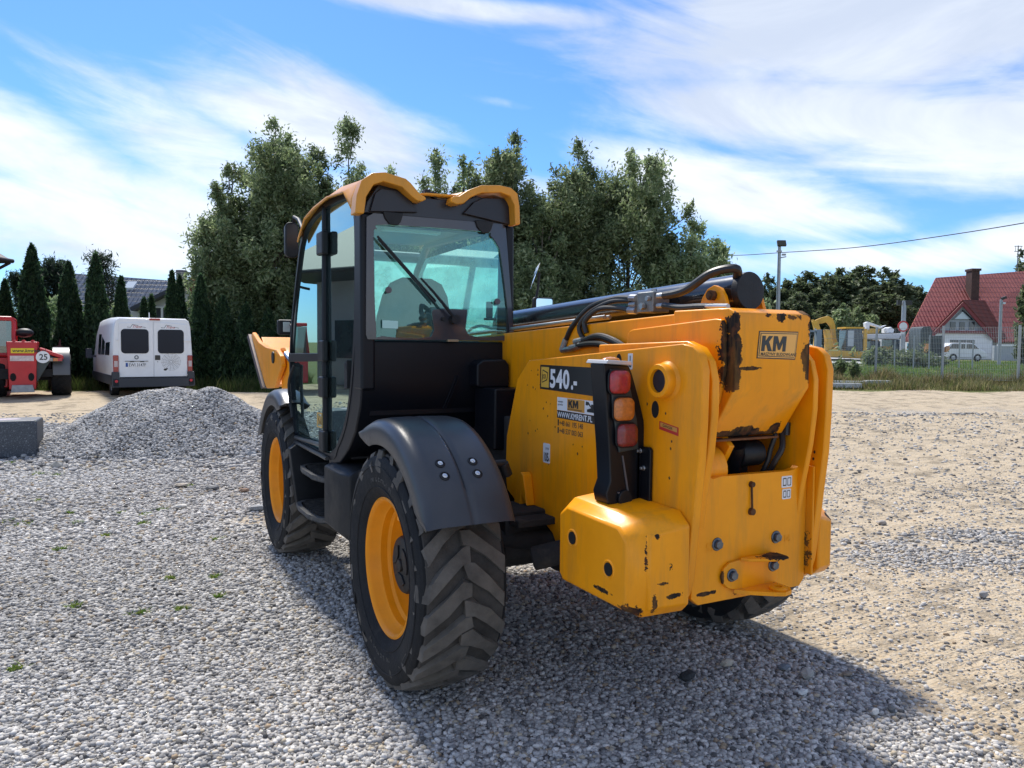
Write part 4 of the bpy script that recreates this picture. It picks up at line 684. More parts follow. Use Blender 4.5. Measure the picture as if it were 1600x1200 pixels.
MB().loft([[(cx+.1, 5.70, 1.76), (cx+1.7, 5.70, 1.76), (cx+1.7, 5.60, 1.80), (cx+.1, 5.60, 1.80)], [(cx+.1, 4.85, 1.25), (cx+1.7, 4.85, 1.25), (cx+1.7, 4.75, 1.28), (cx+.1, 4.75, 1.28)]]).build('carriage_back', yel, TH, .01)
MB().tube([(-.86, 3.9, 1.62), (-.80, 3.2, 1.35)], .03, 10).build('crowd_ram', mat('chrome', (.6, .62, .64), .2, 1), TH)
# ================================================================ GROUND
def gravel_mask(x, y):
    r, d = rd(x, y)
    sandR = smooth(0, 1.1, r-(1.15+.22*np.abs(d-4.4)+.10*np.maximum(0, d-6)*(-1)))*.80
    band = np.exp(-((d-6.3-.25*(r-3))/.9)**2)*smooth(2.3, 3, r)*.55+np.exp(-((d-17-.25*(r-9))/.8)**2)*smooth(5, 7, r)*.6+np.exp(-((d-22.5-.1*(r-12))/1.)**2)*smooth(6, 8, r)*.5
    sandL = smooth(14.3, 16.5, d+np.sin(r*1.3)*.3)*smooth(2, -1, r)
    pt = np.sin(x*1.3+2*np.sin(y*.8))*np.sin(y*1.1+1.5*np.sin(x*.9)+1)
    return np.clip(1-sandR-sandL+band*.5-.55*smooth(.35, .9, pt)*(r > -3), 0, 1)
sx_ = np.concatenate([-np.geomspace(18, 1600, 26)[::-1], np.arange(-17.6, 24, .28), np.geomspace(24.2, 1600, 26)])
sy_ = np.concatenate([-np.geomspace(8, 400, 14)[::-1], np.arange(-7.6, 34, .28), np.geomspace(34.4, 2200, 34)])
RR, DD = np.meshgrid(sx_, sy_); GX = CX+HF[0]*DD+HR[0]*RR; GY = CY+HF[1]*DD+HR[1]*RR
und = (np.sin(GX*1.7+1)*np.sin(GY*1.3)*.008+np.sin(GX*.7)*np.cos(GY*.9+2)*.012-.018)
GZ = gz(GX, GY)+und*(DD < 60)
nx, ny = len(sx_), len(sy_); idx = np.arange(nx*ny).reshape(ny, nx); F = np.stack([idx[:-1, :-1], idx[:-1, 1:], idx[1:, 1:], idx[1:, :-1]], -1).reshape(-1, 4)
gm_ = gravel_mask(GX, GY).ravel()
grassR = smooth(20.8, 22.6, DD+.3*np.sin(RR*2))*smooth(3, 6, RR); grassL = smooth(22.8, 24.2, DD+.3*np.sin(RR*1.7))*smooth(8, 2, RR); gr_ = np.clip(np.maximum(grassR, grassL)+smooth(60, 90, DD), 0, 1).ravel()
GM = bpy.data.materials.new('lot_ground'); GM.use_nodes = True; t = GM.node_tree; b = t.nodes['Principled BSDF']; b.inputs['Roughness'].default_value = .95; b.inputs['Specular IOR Level'].default_value = .2
tcn = t.nodes.new('ShaderNodeTexCoord')
def gn(kind, sc, det=6, ro=.6, feat=None):
    n = t.nodes.new('ShaderNodeTexNoise' if kind == 'n' else 'ShaderNodeTexVoronoi'); n.inputs['Scale'].default_value = sc
    if kind == 'n': n.inputs['Detail'].default_value = det; n.inputs['Roughness'].default_value = ro
    elif feat: n.feature = feat
    t.links.new(tcn.outputs['Object'], n.inputs['Vector']); return n
def ramp(src, stops):
    r = t.nodes.new('ShaderNodeValToRGB'); t.links.new(src, r.inputs[0]); e = r.color_ramp.elements
    while len(e) < len(stops): e.new(.5)
    for q, (p, c) in zip(e, stops): q.position = p; q.color = (*c, 1)
    return r.outputs[0]
def mixc(f, a, b_, bl='MIX'):
    n = t.nodes.new('ShaderNodeMix'); n.data_type = 'RGBA'; n.blend_type = bl
    for s, v in ((0, f), (6, a), (7, b_)):
        if isinstance(v, tuple): n.inputs[s].default_value = (*v, 1)
        elif isinstance(v, (int, float)): n.inputs[s].default_value = v
        else: t.links.new(v, n.inputs[s])
    return n.outputs[2]
def gmath(op, a, b_, cl=False):
    n = t.nodes.new('ShaderNodeMath'); n.operation = op; n.use_clamp = cl
    for i, v in enumerate((a, b_)):
        if isinstance(v, (int, float)): n.inputs[i].default_value = v
        else: t.links.new(v, n.inputs[i])
    return n.outputs[0]
at = t.nodes.new('ShaderNodeAttribute'); at.attribute_name = 'Col'; sep = t.nodes.new('ShaderNodeSeparateColor'); t.links.new(at.outputs['Color'], sep.inputs[0])
vo = gn('v', 38); vo2 = gn('v', 17); sepv = t.nodes.new('ShaderNodeSeparateColor'); t.links.new(vo.outputs['Color'], sepv.inputs[0])
stone = ramp(sepv.outputs[0], [(0, (.14, .13, .125)), (.25, (.34, .325, .305)), (.6, (.56, .54, .52)), (.88, (.76, .74, .70)), (1, (.58, .50, .40))])
gap = t.nodes.new('ShaderNodeMapRange'); t.links.new(vo.outputs['Distance'], gap.inputs[0]); gap.inputs[1].default_value = .35; gap.inputs[2].default_value = .75; gap.inputs[3].default_value = 1; gap.inputs[4].default_value = .35
stone = mixc(1., stone, gap.outputs[0], 'MULTIPLY')
nb_ = gn('n', 1.1, 7, .65); nf = gn('n', 30, 6, .7); nm = gn('n', 5, 7, .7)
sand = mixc(nm.outputs[0], (.60, .475, .32), (.36, .275, .175)); sand = mixc(ramp(nf.outputs[0], [(.40, (0, 0, 0)), (.72, (1, 1, 1))]), sand, (.52, .46, .37))
sand = mixc(ramp(gn('n', 2.2, 9, .75).outputs[0], [(.50, (0, 0, 0)), (.62, (.85, .85, .85))]), sand, (.22, .18, .13))
fac = gmath('ADD', sep.outputs[0], gmath('MULTIPLY', gmath('SUBTRACT', gmath('ADD', gmath('MULTIPLY', nb_.outputs[0], .55), gmath('MULTIPLY', nf.outputs[0], .45)), .5), 1.7)); 
col = mixc(ramp(fac, [(.42, (0, 0, 0)), (.58, (1, 1, 1))]), sand, stone)
grass = mixc(gn('n', 3, 6).outputs[0], (.07, .10, .025), (.17, .17, .06)); gfac = gmath('ADD', sep.outputs[1], gmath('MULTIPLY', gmath('SUBTRACT', nm.outputs[0], .5), .8))
col = mixc(ramp(gfac, [(.42, (0, 0, 0)), (.6, (1, 1, 1))]), col, grass)
t.links.new(col, b.inputs['Base Color'])
hh = gmath('ADD', gmath('MULTIPLY', gmath('SUBTRACT', 1, vo.outputs['Distance']), .012), gmath('MULTIPLY', nm.outputs[0], .035)); hh = gmath('ADD', hh, gmath('MULTIPLY', nf.outputs[0], .010)); mpr = t.nodes.new('ShaderNodeMapping'); t.links.new(tcn.outputs['Object'], mpr.inputs[0]); mpr.inputs['Rotation'].default_value = (0, 0, R(25)); mpr.inputs['Scale'].default_value = (.35, 3.2, 1); nr = t.nodes.new('ShaderNodeTexNoise'); nr.inputs['Scale'].default_value = 1; nr.inputs['Detail'].default_value = 7; nr.inputs['Roughness'].default_value = .65; t.links.new(mpr.outputs[0], nr.inputs['Vector']); hh = gmath('ADD', hh, gmath('MULTIPLY', nr.outputs[0], .11))
bp = t.nodes.new('ShaderNodeBump'); bp.inputs['Strength'].default_value = 1; bp.inputs['Distance'].default_value = 1; t.links.new(hh, bp.inputs['Height']); t.links.new(bp.outputs[0], b.inputs['Normal'])
gro = raw('ground', np.stack([GX.ravel(), GY.ravel(), GZ.ravel()], 1), F, GM, col=np.stack([gm_, gr_, gr_*0], 1), smooth=True); tag(gro, kind='structure')
# ---- loose stones: one object nobody could count
def rocks(nv=14):
    out = []
    ph = (1+5**.5)/2; ico = np.array([(-1, ph, 0), (1, ph, 0), (-1, -ph, 0), (1, -ph, 0), (0, -1, ph), (0, 1, ph), (0, -1, -ph), (0, 1, -ph), (ph, 0, -1), (ph, 0, 1), (-ph, 0, -1), (-ph, 0, 1)])/1.9
    fc = np.array([(0, 11, 5), (0, 5, 1), (0, 1, 7), (0, 7, 10), (0, 10, 11), (1, 5, 9), (5, 11, 4), (11, 10, 2), (10, 7, 6), (7, 1, 8), (3, 9, 4), (3, 4, 2), (3, 2, 6), (3, 6, 8), (3, 8, 9), (4, 9, 5), (2, 4, 11), (6, 2, 10), (8, 6, 7), (9, 8, 1)])
    for k in range(nv):
        A = np.linalg.qr(rng.normal(size=(3, 3)))[0]; v = ico@A; v = np.sign(v)*np.abs(v)**.75*(1+rng.normal(0, .13, v.shape)); v = v*np.array([1.0, rng.uniform(.6, .95), rng.uniform(.42, .75)]); out.append(v)
    return out, fc
RK, RF = rocks()
SM = bpy.data.materials.new('crushed_stone'); SM.use_nodes = True; t = SM.node_tree; b = t.nodes['Principled BSDF']; b.inputs['Roughness'].default_value = .85; b.inputs['Specular IOR Level'].default_value = .25
at = t.nodes.new('ShaderNodeAttribute'); at.attribute_name = 'Col'; tcn = t.nodes.new('ShaderNodeTexCoord')
t.links.new(mixc(1., at.outputs['Color'], ramp(gn('n', 120, 4).outputs[0], [(.3, (.72, .72, .72)), (.7, (1.1, 1.1, 1.1))]), 'MULTIPLY'), b.inputs['Base Color'])
def stones(name, x, y, z, s, colf, parent=None, sink=.15):
    n = len(x); V = np.zeros((n, 12, 3), np.float32); kk = rng.integers(0, len(RK), n); a = rng.uniform(0, 2*pi, n); ca, sa = np.cos(a), np.sin(a); tl = rng.normal(0, .35, n); ct, st = np.cos(tl), np.sin(tl)
    for k in range(len(RK)):
        m_ = kk == k; v = RK[k][None]*s[m_][:, None, None]
        vx, vy, vz = v[..., 0], v[..., 1], v[..., 2]
        vy, vz = vy*ct[m_][:, None]-vz*st[m_][:, None], vy*st[m_][:, None]+vz*ct[m_][:, None]
        V[m_, :, 0] = vx*ca[m_][:, None]-vy*sa[m_][:, None]; V[m_, :, 1] = vx*sa[m_][:, None]+vy*ca[m_][:, None]; V[m_, :, 2] = vz
    V += np.stack([x, y, z+s*sink], 1)[:, None, :]
    Fm = (RF[None]+np.arange(n)[:, None, None]*12).reshape(-1, 3)
    return raw(name, V.reshape(-1, 3), Fm, SM, parent, np.repeat(colf, 12, 0))
PAL = np.array([(.26, .265, .28), (.38, .38, .39), (.50, .505, .515), (.58, .585, .595), (.68, .68, .685), (.78, .78, .78), (.56, .50, .40), (.42, .33, .24), (.13, .13, .135)])
PAL = PAL*np.array([1.05, 1.0, .93])*.86
def pal(n, p=(.14, .17, .20, .18, .14, .07, .05, .02, .05)): return PAL[rng.choice(len(PAL), n, p=np.array(p)/sum(p))]*rng.uniform(.88, 1.1, (n, 1))
def field(d0, d1, dens, smin, smax, mg=1.7):
    A = .678*(d1*d1-d0*d0)+2*mg*(d1-d0); n = int(A*dens); d = np.sqrt(rng.uniform(d0*d0, d1*d1, n)); r = rng.uniform(-1, 1, n)*(d*.678+mg)
    x = CX+HF[0]*d+HR[0]*r; y = CY+HF[1]*d+HR[1]*r; g = gravel_mask(x, y); nz_ = (np.sin(x*2.1+np.sin(y*1.7)*1.5)*np.sin(y*2.3+x*.6)+np.sin(x*5.3+y*3.1)*.5)*.22
    keep = rng.uniform(0, 1, n) < np.clip((g+nz_-.32)*2.2, .20, 1); x, y, g = x[keep], y[keep], g[keep]; s = (smin*.8+(smax*1.35-smin*.8)*rng.uniform(0, 1, len(x))**1.8)*np.where(g < .4, rng.uniform(.35, 1.0, len(x)), 1)
    return x, y, s
parts_ = [field(2.4, 4.2, 6000, .006, .0145), field(4.2, 6.5, 3700, .0075, .017), field(6.5, 10, 1500, .010, .023), field(10, 17, 380, .017, .034)]
x = np.concatenate([p[0] for p in parts_]); y = np.concatenate([p[1] for p in parts_]); s = np.concatenate([p[2] for p in parts_])
def gzu(x, y): return gz(x, y)+np.sin(x*1.7+1)*np.sin(y*1.3)*.008+np.sin(x*.7)*np.cos(y*.9+2)*.012-.018
print('stones', len(x))
tone_ = (.93+.14*np.sin(x*.9+1.7*np.sin(y*.7))*np.sin(y*1.2+x*.4))[:, None]; tag(stones('gravel', x, y, gzu(x, y), s, pal(len(x))*tone_), kind='stuff')
# odd bigger stones, each its own
def bigstone(px, py, w, label, colr=(.42, .40, .36), flat=.55, rz=0, asp=.75):
    d = None
    lo, hi = 2.5, 30
    for _ in range(40):
        md = (lo+hi)/2; zz = gzp(px, md); yy = hy(px)+(CZ-zz)/md*FPX
        if yy > py: lo = md
        else: hi = md
    X, Y = G(px, md); s_ = w/FPX*md*.5; v = RK[random.randrange(len(RK))]; b = MB(); b.add([(q[0]*s_*1.15, q[1]*s_*asp*1.3, q[2]*s_*flat*1.6) for q in v], [tuple(f) for f in RF])
    mt_ = mat('stone_%d' % int(colr[0]*100+colr[2]*10), colr, .9, 0, .25, 20, .5, 60)
    o = b.build('stone', mt_, None, .003, 2, ang=20, loc=(X, Y, gzp(px, md)+s_*flat*.35), rz=rz); tag(o, label, 'stone', 'loose stones on the gravel'); return o
bigstone(85, 731, 18, 'pale pointed stone lying in front of the speckled granite block', (.40, .38, .34), .75)
bigstone(390, 712, 18, 'grey stone near the front wheel, below the small gravel heap', (.30, .31, .32), .6)
bigstone(348, 719, 12, 'pale upright pebble left of the grey stone near the front wheel', (.42, .40, .36), .8)
bigstone(281, 760, 18, 'flat brown stone in the gravel in front of the big heap', (.36, .31, .25), .35)
bigstone(330, 764, 20, 'dark flat stone right of the flat brown stone on the gravel', (.16, .16, .16), .35)
bigstone(280, 794, 20, 'whitish flat stone among weeds, left of the front wheel', (.52, .50, .46), .4)
bigstone(380, 768, 14, 'small reddish stone left of the front wheel', (.30, .20, .14), .5)
bigstone(402, 797, 26, 'broad grey slab stone right beside the front tyre', (.30, .30, .30), .4)
bigstone(1083, 1068, 34, 'black angular stone on the gravel behind the left counterweight', (.035, .036, .038), .55, .3)
bigstone(1275, 1064, 30, 'pale flat stone at the edge of sand and gravel behind the hitch', (.40, .41, .36), .5, .5)
bigstone(1237, 1052, 22, 'bluish flat stone left of the pale flat stone behind the hitch', (.16, .18, .20), .4)
bigstone(1268, 1093, 20, 'white flat pebble just in front of the pale flat stone', (.62, .62, .6), .4)
bigstone(1411, 1121, 18, 'dark grey oblong stone lying on sand beside small white pebbles', (.10, .11, .12), .5, .8)
bigstone(1385, 1126, 15, 'white rounded pebble beside the dark oblong stone on the sand', (.62, .61, .58), .7)
bigstone(1146, 1046, 22, 'sandy rounded stone between the black stone and the tow hitch', (.46, .41, .33), .5)
bigstone(1550, 936, 18, 'grey rounded stone alone on the sand at the right', (.30, .29, .28), .6)
bigstone(1386, 820, 16, 'grey-brown stone on bare sand right of the right counterweight', (.34, .31, .28), .5)
bigstone(1338, 1063, 16, 'small brown stone right of the pale flat stone on sand', (.22, .18, .14), .5)
# ---- weeds
LFM = {}
def leafmat(name, tr=.56, rough=.55):
    if name in LFM: return LFM[name]
    M = bpy.data.materials.new(name); M.use_nodes = True; t = M.node_tree; b = t.nodes['Principled BSDF']; at = t.nodes.new('ShaderNodeAttribute'); at.attribute_name = 'Col'
    t.links.new(at.outputs['Color'], b.inputs['Base Color']); b.inputs['Roughness'].default_value = rough; b.inputs['Specular IOR Level'].default_value = .35
    tl = t.nodes.new('ShaderNodeBsdfTranslucent'); t.links.new(at.outputs['Color'], tl.inputs[0]); mi = t.nodes.new('ShaderNodeMixShader'); mi.inputs[0].default_value = tr
    t.links.new(b.outputs[0], mi.inputs[1]); t.links.new(tl.outputs[0], mi.inputs[2]); t.links.new(mi.outputs[0], t.nodes['Material Output'].inputs[0]); LFM[name] = M; return M
leafm = leafmat('leaf')
def dist_at(px, py):
    lo, hi = 2.5, 60
    for _ in range(40):
        md = (lo+hi)/2
        if hy(px)+(CZ-gzp(px, md))/md*FPX > py: lo = md
        else: hi = md
    return md
def blades(x, y, z, h, w, colr, lean=.35):
    """triangular grass blades as arrays"""
    n = len(x); a = rng.uniform(0, 2*pi, n); lx, ly = rng.normal(0, lean, n)*h, rng.normal(0, lean, n)*h
    bx, by = np.cos(a)*w/2, np.sin(a)*w/2
    V = np.stack([np.stack([x-bx, y-by, z], 1), np.stack([x+bx, y+by, z], 1), np.stack([x+bx*.6+lx*.4, y+by*.6+ly*.4, z+h*.6], 1), np.stack([x-bx*.6+lx*.4, y-by*.6+ly*.4, z+h*.6], 1), np.stack([x+lx, y+ly, z+h], 1)], 1)
    o = np.arange(n)[:, None]*5; F = np.concatenate([o+[0, 1, 2], o+[0, 2, 3], o+[3, 2, 4]]); return V.reshape(-1, 3), F, np.repeat(colr, 5, 0)
def weed(px, py, w, label, kind=0):
    d = dist_at(px, py); X, Y = G(px, d); R_ = w/FPX*d*.5; n = 70; kc = rng.normal(0, .42, (5, 2))*R_; ki = rng.integers(0, 5, n); x = kc[ki, 0]+rng.normal(0, .12*R_+.01, n); y = kc[ki, 1]*.8+rng.normal(0, .12*R_+.01, n); h = rng.uniform(.008, .035, n)*(1 if kind == 0 else .7)
    c = np.array([(.10, .19, .03), (.16, .24, .05), (.22, .25, .06)] if kind != 2 else [(.14, .12, .04), (.10, .13, .04), (.20, .12, .05)])[rng.integers(0, 3, n)]
    V, F, C = blades(x, y, np.zeros(n), h, np.full(n, .014), c, .9); o = raw('weed', V, F, leafm, col=C); o.location = (X, Y, float(gzu(X, Y))); tag(o, label, 'weed', 'weeds growing through the gravel')
for a in ((28, 816, 70, 'low green weed patch at the left edge of the gravel'), (12, 1056, 26, 'small bright green weed at the bottom left edge', 0), (210, 963, 26, 'small green weed left of the rear wheel, in open gravel'), (262, 908, 16, 'tiny green weed above the small weed in open gravel'), (222, 802, 26, 'weed tuft left of the whitish flat stone'), (245, 795, 24, 'weed tuft beside the whitish flat stone'),
          (82, 858, 0+14, 'tiny weed right of the low weed patch'), (290, 758, 0+14, 'tiny weed above the flat brown stone', 0), (62, 740, 40, 'yellowish weeds on the ground by the pointed stone', 0), (92, 742, 26, 'weeds right of the pointed stone'), (172, 709, 36, 'yellow-green weeds at the foot of the big gravel heap'), (208, 706, 22, 'small green weeds at the heap foot, right of the others'),
          (95, 708, 30, 'brownish weeds right of the granite block', 2), (132, 712, 26, 'reddish brown weeds at the heap foot', 2), (8, 722, 30, 'green weeds under the granite block at the left edge')): weed(*a)
for i in range(11):
    px, py = random.uniform(0, 400), random.uniform(770, 960); weed(px, py, random.uniform(6, 16), 'tiny scattered weed sprig in the open gravel on the left')
# ---- gravel heaps
def heap(px0, pxc, px1, pytop, d, depth, label, n, seedv, lumps):
    xc, yc = G(pxc, d); zb = gzp(pxc, d); hw = (px1-px0)/FPX*d/2; H = Zp(pxc, pytop, d)-zb
    g = np.linspace(-1.05, 1.05, 90); U_, V_ = np.meshgrid(g, g)
    def hf(u, v):
        q = np.sqrt(u*u+v*v*1.0); h = np.maximum(0, 1-q**1.35)
        h = h*(1+.0*u)
        for (a, b_, c, e) in lumps: h = np.maximum(h, e*np.maximum(0, 1-(((u-a)/c)**2+((v-b_)/c)**2)**.55))
        h = np.minimum(h, .92+.08*np.tanh((h-.92)*8)); h = h+(.03*np.sin(u*9+seedv)*np.sin(v*8)+.02*np.sin(u*23+v*5)*np.cos(v*17+u*3))*(h > .05)
        return h*H-.03
    def W_(u, v): return xc+HR[0]*u*hw+HF[0]*v*depth, yc+HR[1]*u*hw+HF[1]*v*depth
    X, Y = W_(U_, V_); Z = hf(U_, V_)+gz(X, Y)-.02; k = len(g); idx = np.arange(k*k).reshape(k, k); F = np.stack([idx[:-1, :-1], idx[:-1, 1:], idx[1:, 1:], idx[1:, :-1]], -1).reshape(-1, 4)
    o = raw('gravel_heap', np.stack([X.ravel(), Y.ravel(), Z.ravel()], 1), F, GM, col=np.tile((1., 0, 0), (k*k, 1)), smooth=True); tag(o, label, 'gravel heap', 'heaps of crushed grey stone')
    u = rng.uniform(-1.05, 1.05, n); v = rng.uniform(-1.05, .3, n); h = hf(u, v); m_ = h > .0; u, v, h = u[m_], v[m_], h[m_]; X, Y = W_(u, v)
    aa_ = rng.uniform(pi*1.02, pi*1.98, 120); ru = rng.uniform(.88, 1.12, 120); X2, Y2 = W_(np.cos(aa_)*ru, np.sin(aa_)*ru); f_ = stones('foot_stones', X2, Y2, gz(X2, Y2)+.005, rng.uniform(.028, .06, 120), pal(120), o); f_['kind'] = 'stuff'
    st_ = stones('heap_stones', X, Y, h+gz(X, Y)-.01, rng.uniform(.016, .032, len(u)), pal(len(u), (.14, .2, .24, .2, .12, .05, .02, .01, .06)), o); st_['kind'] = 'stuff'
    return o
heap(50, 262, 474, 601, 12.6, 1.8, 'large heap of crushed grey stone in front of the white van', 26000, 1., [(.30, 0, .75, 1.06), (-.1, .05, .8, .98)])
heap(372, 425, 520, 635, 13.0, .9, 'small heap of grey stone half hidden behind the front wheel', 5000, 2., [])
# ---- granite block
gb = mat('granite', (.045, .055, .07), .45, 0, .5, 60, .15, 100, .1, ((.45, .48, .50), .56, 55))
d = dist_at(30, 716); X, Y = G(28, d+.35)
blk = MB().box(-.42, -.32, 0, .27, .32, .56).build('granite_block', gb, None, .035, 3, loc=(X, Y, gzp(28, d)-.02), rz=-YAW+.42); tag(blk, 'dark speckled granite block with a worn flat top at the left edge', 'stone block')
MB().prism([(-.20+.25*cos(t)*random.uniform(.8, 1.1), .0+.16*sin(t)*random.uniform(.8, 1.1)) for t in np.linspace(0, 2*pi, 14, endpoint=False)], 'z', .56, .5615).build('worn_patch', mat('pink_stone', (.34, .28, .31), .6, 0, .3, 20), blk)
# ================================================================ TREES
GSC = 1.12
def leafquads(C, size, colr, up=0., elong=1.6):
    n = len(C); a = rng.normal(size=(n, 3)); a[:, 2] += up; a /= np.linalg.norm(a, axis=1)[:, None]; b_ = np.cross(a, rng.normal(size=(n, 3))); b_ /= np.linalg.norm(b_, axis=1)[:, None]
    s_ = size*rng.uniform(.6, 1.3, n)[:, None]; a = a*s_*elong/2; b_ = b_*s_/2
    V = np.stack([C-a, C+b_*.9, C+a, C-b_*.9], 1); o = np.arange(n)[:, None]*4; return V.reshape(-1, 3), o+np.array([0, 1, 2, 3]), np.repeat(colr, 4, 0)
bark = mat('bark', (.085, .07, .055), .9, 0, .3, 10, .6, 30)
GREENS = np.array([(.13, .18, .08), (.17, .23, .105), (.22, .28, .135), (.30, .35, .20), (.11, .155, .065)])
def decid(px, top, wpx, d, n, label, cat='tree', group=None, low=.06, spires=5, size=.10, tone=1., sparse=0., lean=0, pal_=GREENS, zb=None, name='tree'):
    X, Y = G(px, d); z0 = gzp(px, d); H = Zp(px, top, d)-z0; Wd = wpx/FPX*d/2*(1.22 if H > 3 and d < 40 else 1)
    root = empty(name, (X, Y, z0), 0, label, cat, group); tb = MB(); cl = []
    ph = [random.uniform(0, 6.28) for _ in range(6)]
    lobes = [(0, 0, H*.36, Wd*.82, H*.36)]
    for k in range(spires+2):
        a = 2*pi*k/(spires+2)+random.uniform(-.5, .5); f = random.uniform(.30, .74); rr = Wd*random.uniform(.38, .62)*(1.15-f*.45); lobes.append((rr*cos(a), rr*sin(a), H*f, Wd*random.uniform(.36, .52), H*random.uniform(.16, .24)))
    for k in range(max(1, spires//2)):
        a = random.uniform(0, 2*pi); rr = 0 if k == 0 else Wd*random.uniform(.25, .5); f = .73 if k == 0 else random.uniform(.60, .70); lobes.append((rr*cos(a), rr*sin(a), H*f, Wd*random.uniform(.30, .42), H*(.255 if k == 0 else random.uniform(.17, .23))))
    vol = np.array([l[3]**2*l[4] for l in lobes])**.72; vol /= vol.sum(); nc = int(340*(H/10)**.8*(Wd/2.2)**1.1)+30
    for i in range(nc):
        l = lobes[rng.choice(len(lobes), p=vol)]; u = rng.normal(size=3); u /= np.linalg.norm(u); q = random.random()**.38
        if u[2] < -.5: u[2] *= .5
        cx_, cy_, cz_ = l[0]+u[0]*l[3]*q, l[1]+u[1]*l[3]*q, l[2]+u[2]*l[4]*q
        if sparse and random.random() < sparse*smooth(.25, .9, cz_/H): continue
        if cz_ < .15: cz_ = random.uniform(.15, 1.2)
        cl.append((cx_+lean*cz_/H, cy_, cz_, random.uniform(.14, .36)*min(1, .45+Wd*.3), random.random()))
        if random.random() < .25: tb.tube([(cx_*.25, cy_*.25, max(.2, cz_-.9-.2*abs(cx_))), (cx_*.7, cy_*.7, cz_-.3), (cx_, cy_, cz_)], [.03, .018, .006], 3, cap=False)
    for k in range(spires*7):                                                       # twigs sticking out of the lobes: the ragged fringe
        l = lobes[random.randrange(len(lobes))] if k else lobes[spires+3]; a = random.uniform(0, 2*pi); e = random.uniform(.1, 1.3) if k else 1.5; ux, uy, uz = cos(a)*cos(e), sin(a)*cos(e), sin(e)
        x0_, y0_, z0_ = l[0]+ux*l[3]*.9, l[1]+uy*l[3]*.9, l[2]+uz*l[4]*.9; ln = H*random.uniform(.03, .075) if k else max(.2, H-z0_); ox, oy = ux*ln*.6, uy*ln*.6
        m_ = max(4, int(ln*9))
        for j in range(m_):
            u = j/m_; w_ = (.15*(1-u)+.05)*min(1, .5+Wd*.25); cl.append((x0_+ox*u+random.gauss(0, w_*.5), y0_+oy*u+random.gauss(0, w_*.5), z0_+ln*u, w_*1.1, random.random()))
        tb.tube([(x0_*.6, y0_*.6, z0_-.6), (x0_, y0_, z0_), (x0_+ox, y0_+oy, z0_+ln*.97)], [.03, .015, .005], 4, cap=False)
    tb.tube([(0, 0, -.1), (.05, .03, H*.3), (0, 0, H*.85)], [.14*min(1, H/7), .10*min(1, H/7), .02], 7)
    cl = np.array(cl); wt = cl[:, 3]**1.7; K = rng.choice(len(cl), n, p=wt/wt.sum()); r_ = rng.normal(size=(len(K), 3)); r_ /= np.linalg.norm(r_, axis=1)[:, None]; r_ *= rng.uniform(0, 1, len(K))[:, None]**.45
    r_[:, 2] *= 1.35; C = cl[K, :3]+r_*cl[K, 3:4]*rng.choice([1.1, 1.1, 1.9], len(K))[:, None]; g = pal_[np.clip((cl[K, 4]*2.2+rng.uniform(0, 2.6, len(K))).astype(int), 0, 4)]*tone*(.7+.6*cl[K, 4:5])*rng.uniform(.8, 1.25, (len(K), 1))
    n = int(n*.72) if False else n; V, F, Cc = leafquads(C, size*.72, g, -.4, 2.5); raw('crown', V, F, leafm, root, Cc); tb.build('trunk', bark, root); return root
GRP = 'birches and willows behind the machine'
decid(362, 262, 117, 29, 43340, 'low spreading left edge of the big bushy tree group, beside the dark hedge trees', group=GRP, spires=6, size=.095)
decid(435, 190, 173, 30, 68434, 'tall bushy tree left of the cab with the highest pointed top', group=GRP, spires=5, size=.095)
decid(492, 232, 126, 32, 38778, 'dark tree directly behind the cab roof, between two taller ones', group=GRP, spires=4, tone=.75)
decid(545, 190, 115, 31, 45622, 'slim twin-topped tree rising just left above the cab roof', group=GRP, spires=3)
decid(610, 262, 96, 34, 15965, 'faint thin treetop peeping above the orange cab roof', group=GRP, spires=3, tone=1.2, sparse=.5)
decid(680, 238, 105, 33, 29652, 'narrow sparse tree above the middle of the cab roof', group=GRP, spires=3, sparse=.35)
decid(722, 245, 60, 34, 13685, 'wispy pale tree next to the narrow sparse one', group=GRP, spires=2, sparse=.5, tone=1.25)
decid(802, 212, 162, 30, 57027, 'dense dark tree rising behind the right edge of the cab', group=GRP, spires=4, tone=.85)
decid(898, 224, 156, 30, 57027, 'tall full tree in the middle of the right tree group', group=GRP, spires=4, tone=.9)
decid(978, 240, 180, 30, 50183, 'airy spreading tree with open twigs at the right of the group', group=GRP, spires=6, sparse=.35)
decid(845, 330, 144, 28, 36497, 'lower bushy tree in front of the dense dark tree', group=GRP, spires=5, tone=1.1)
decid(1075, 348, 144, 29, 41059, 'short pale green tree at the right end of the tree group', group=GRP, spires=5, tone=1.25)
decid(1150, 440, 84, 34, 11405, 'low sparse shrub tree behind the boom end', group=GRP, spires=3, tone=1.15)
decid(640, 330, 156, 33, 36497, 'broad tree hidden behind the cab, seen through its glass', group=GRP, spires=5)
decid(745, 320, 132, 33, 31934, 'tree seen through the right part of the rear window', group=GRP, spires=4)
TG = np.array([(.028, .064, .030), (.040, .084, .036), (.054, .104, .044), (.075, .13, .055), (.022, .050, .026)])
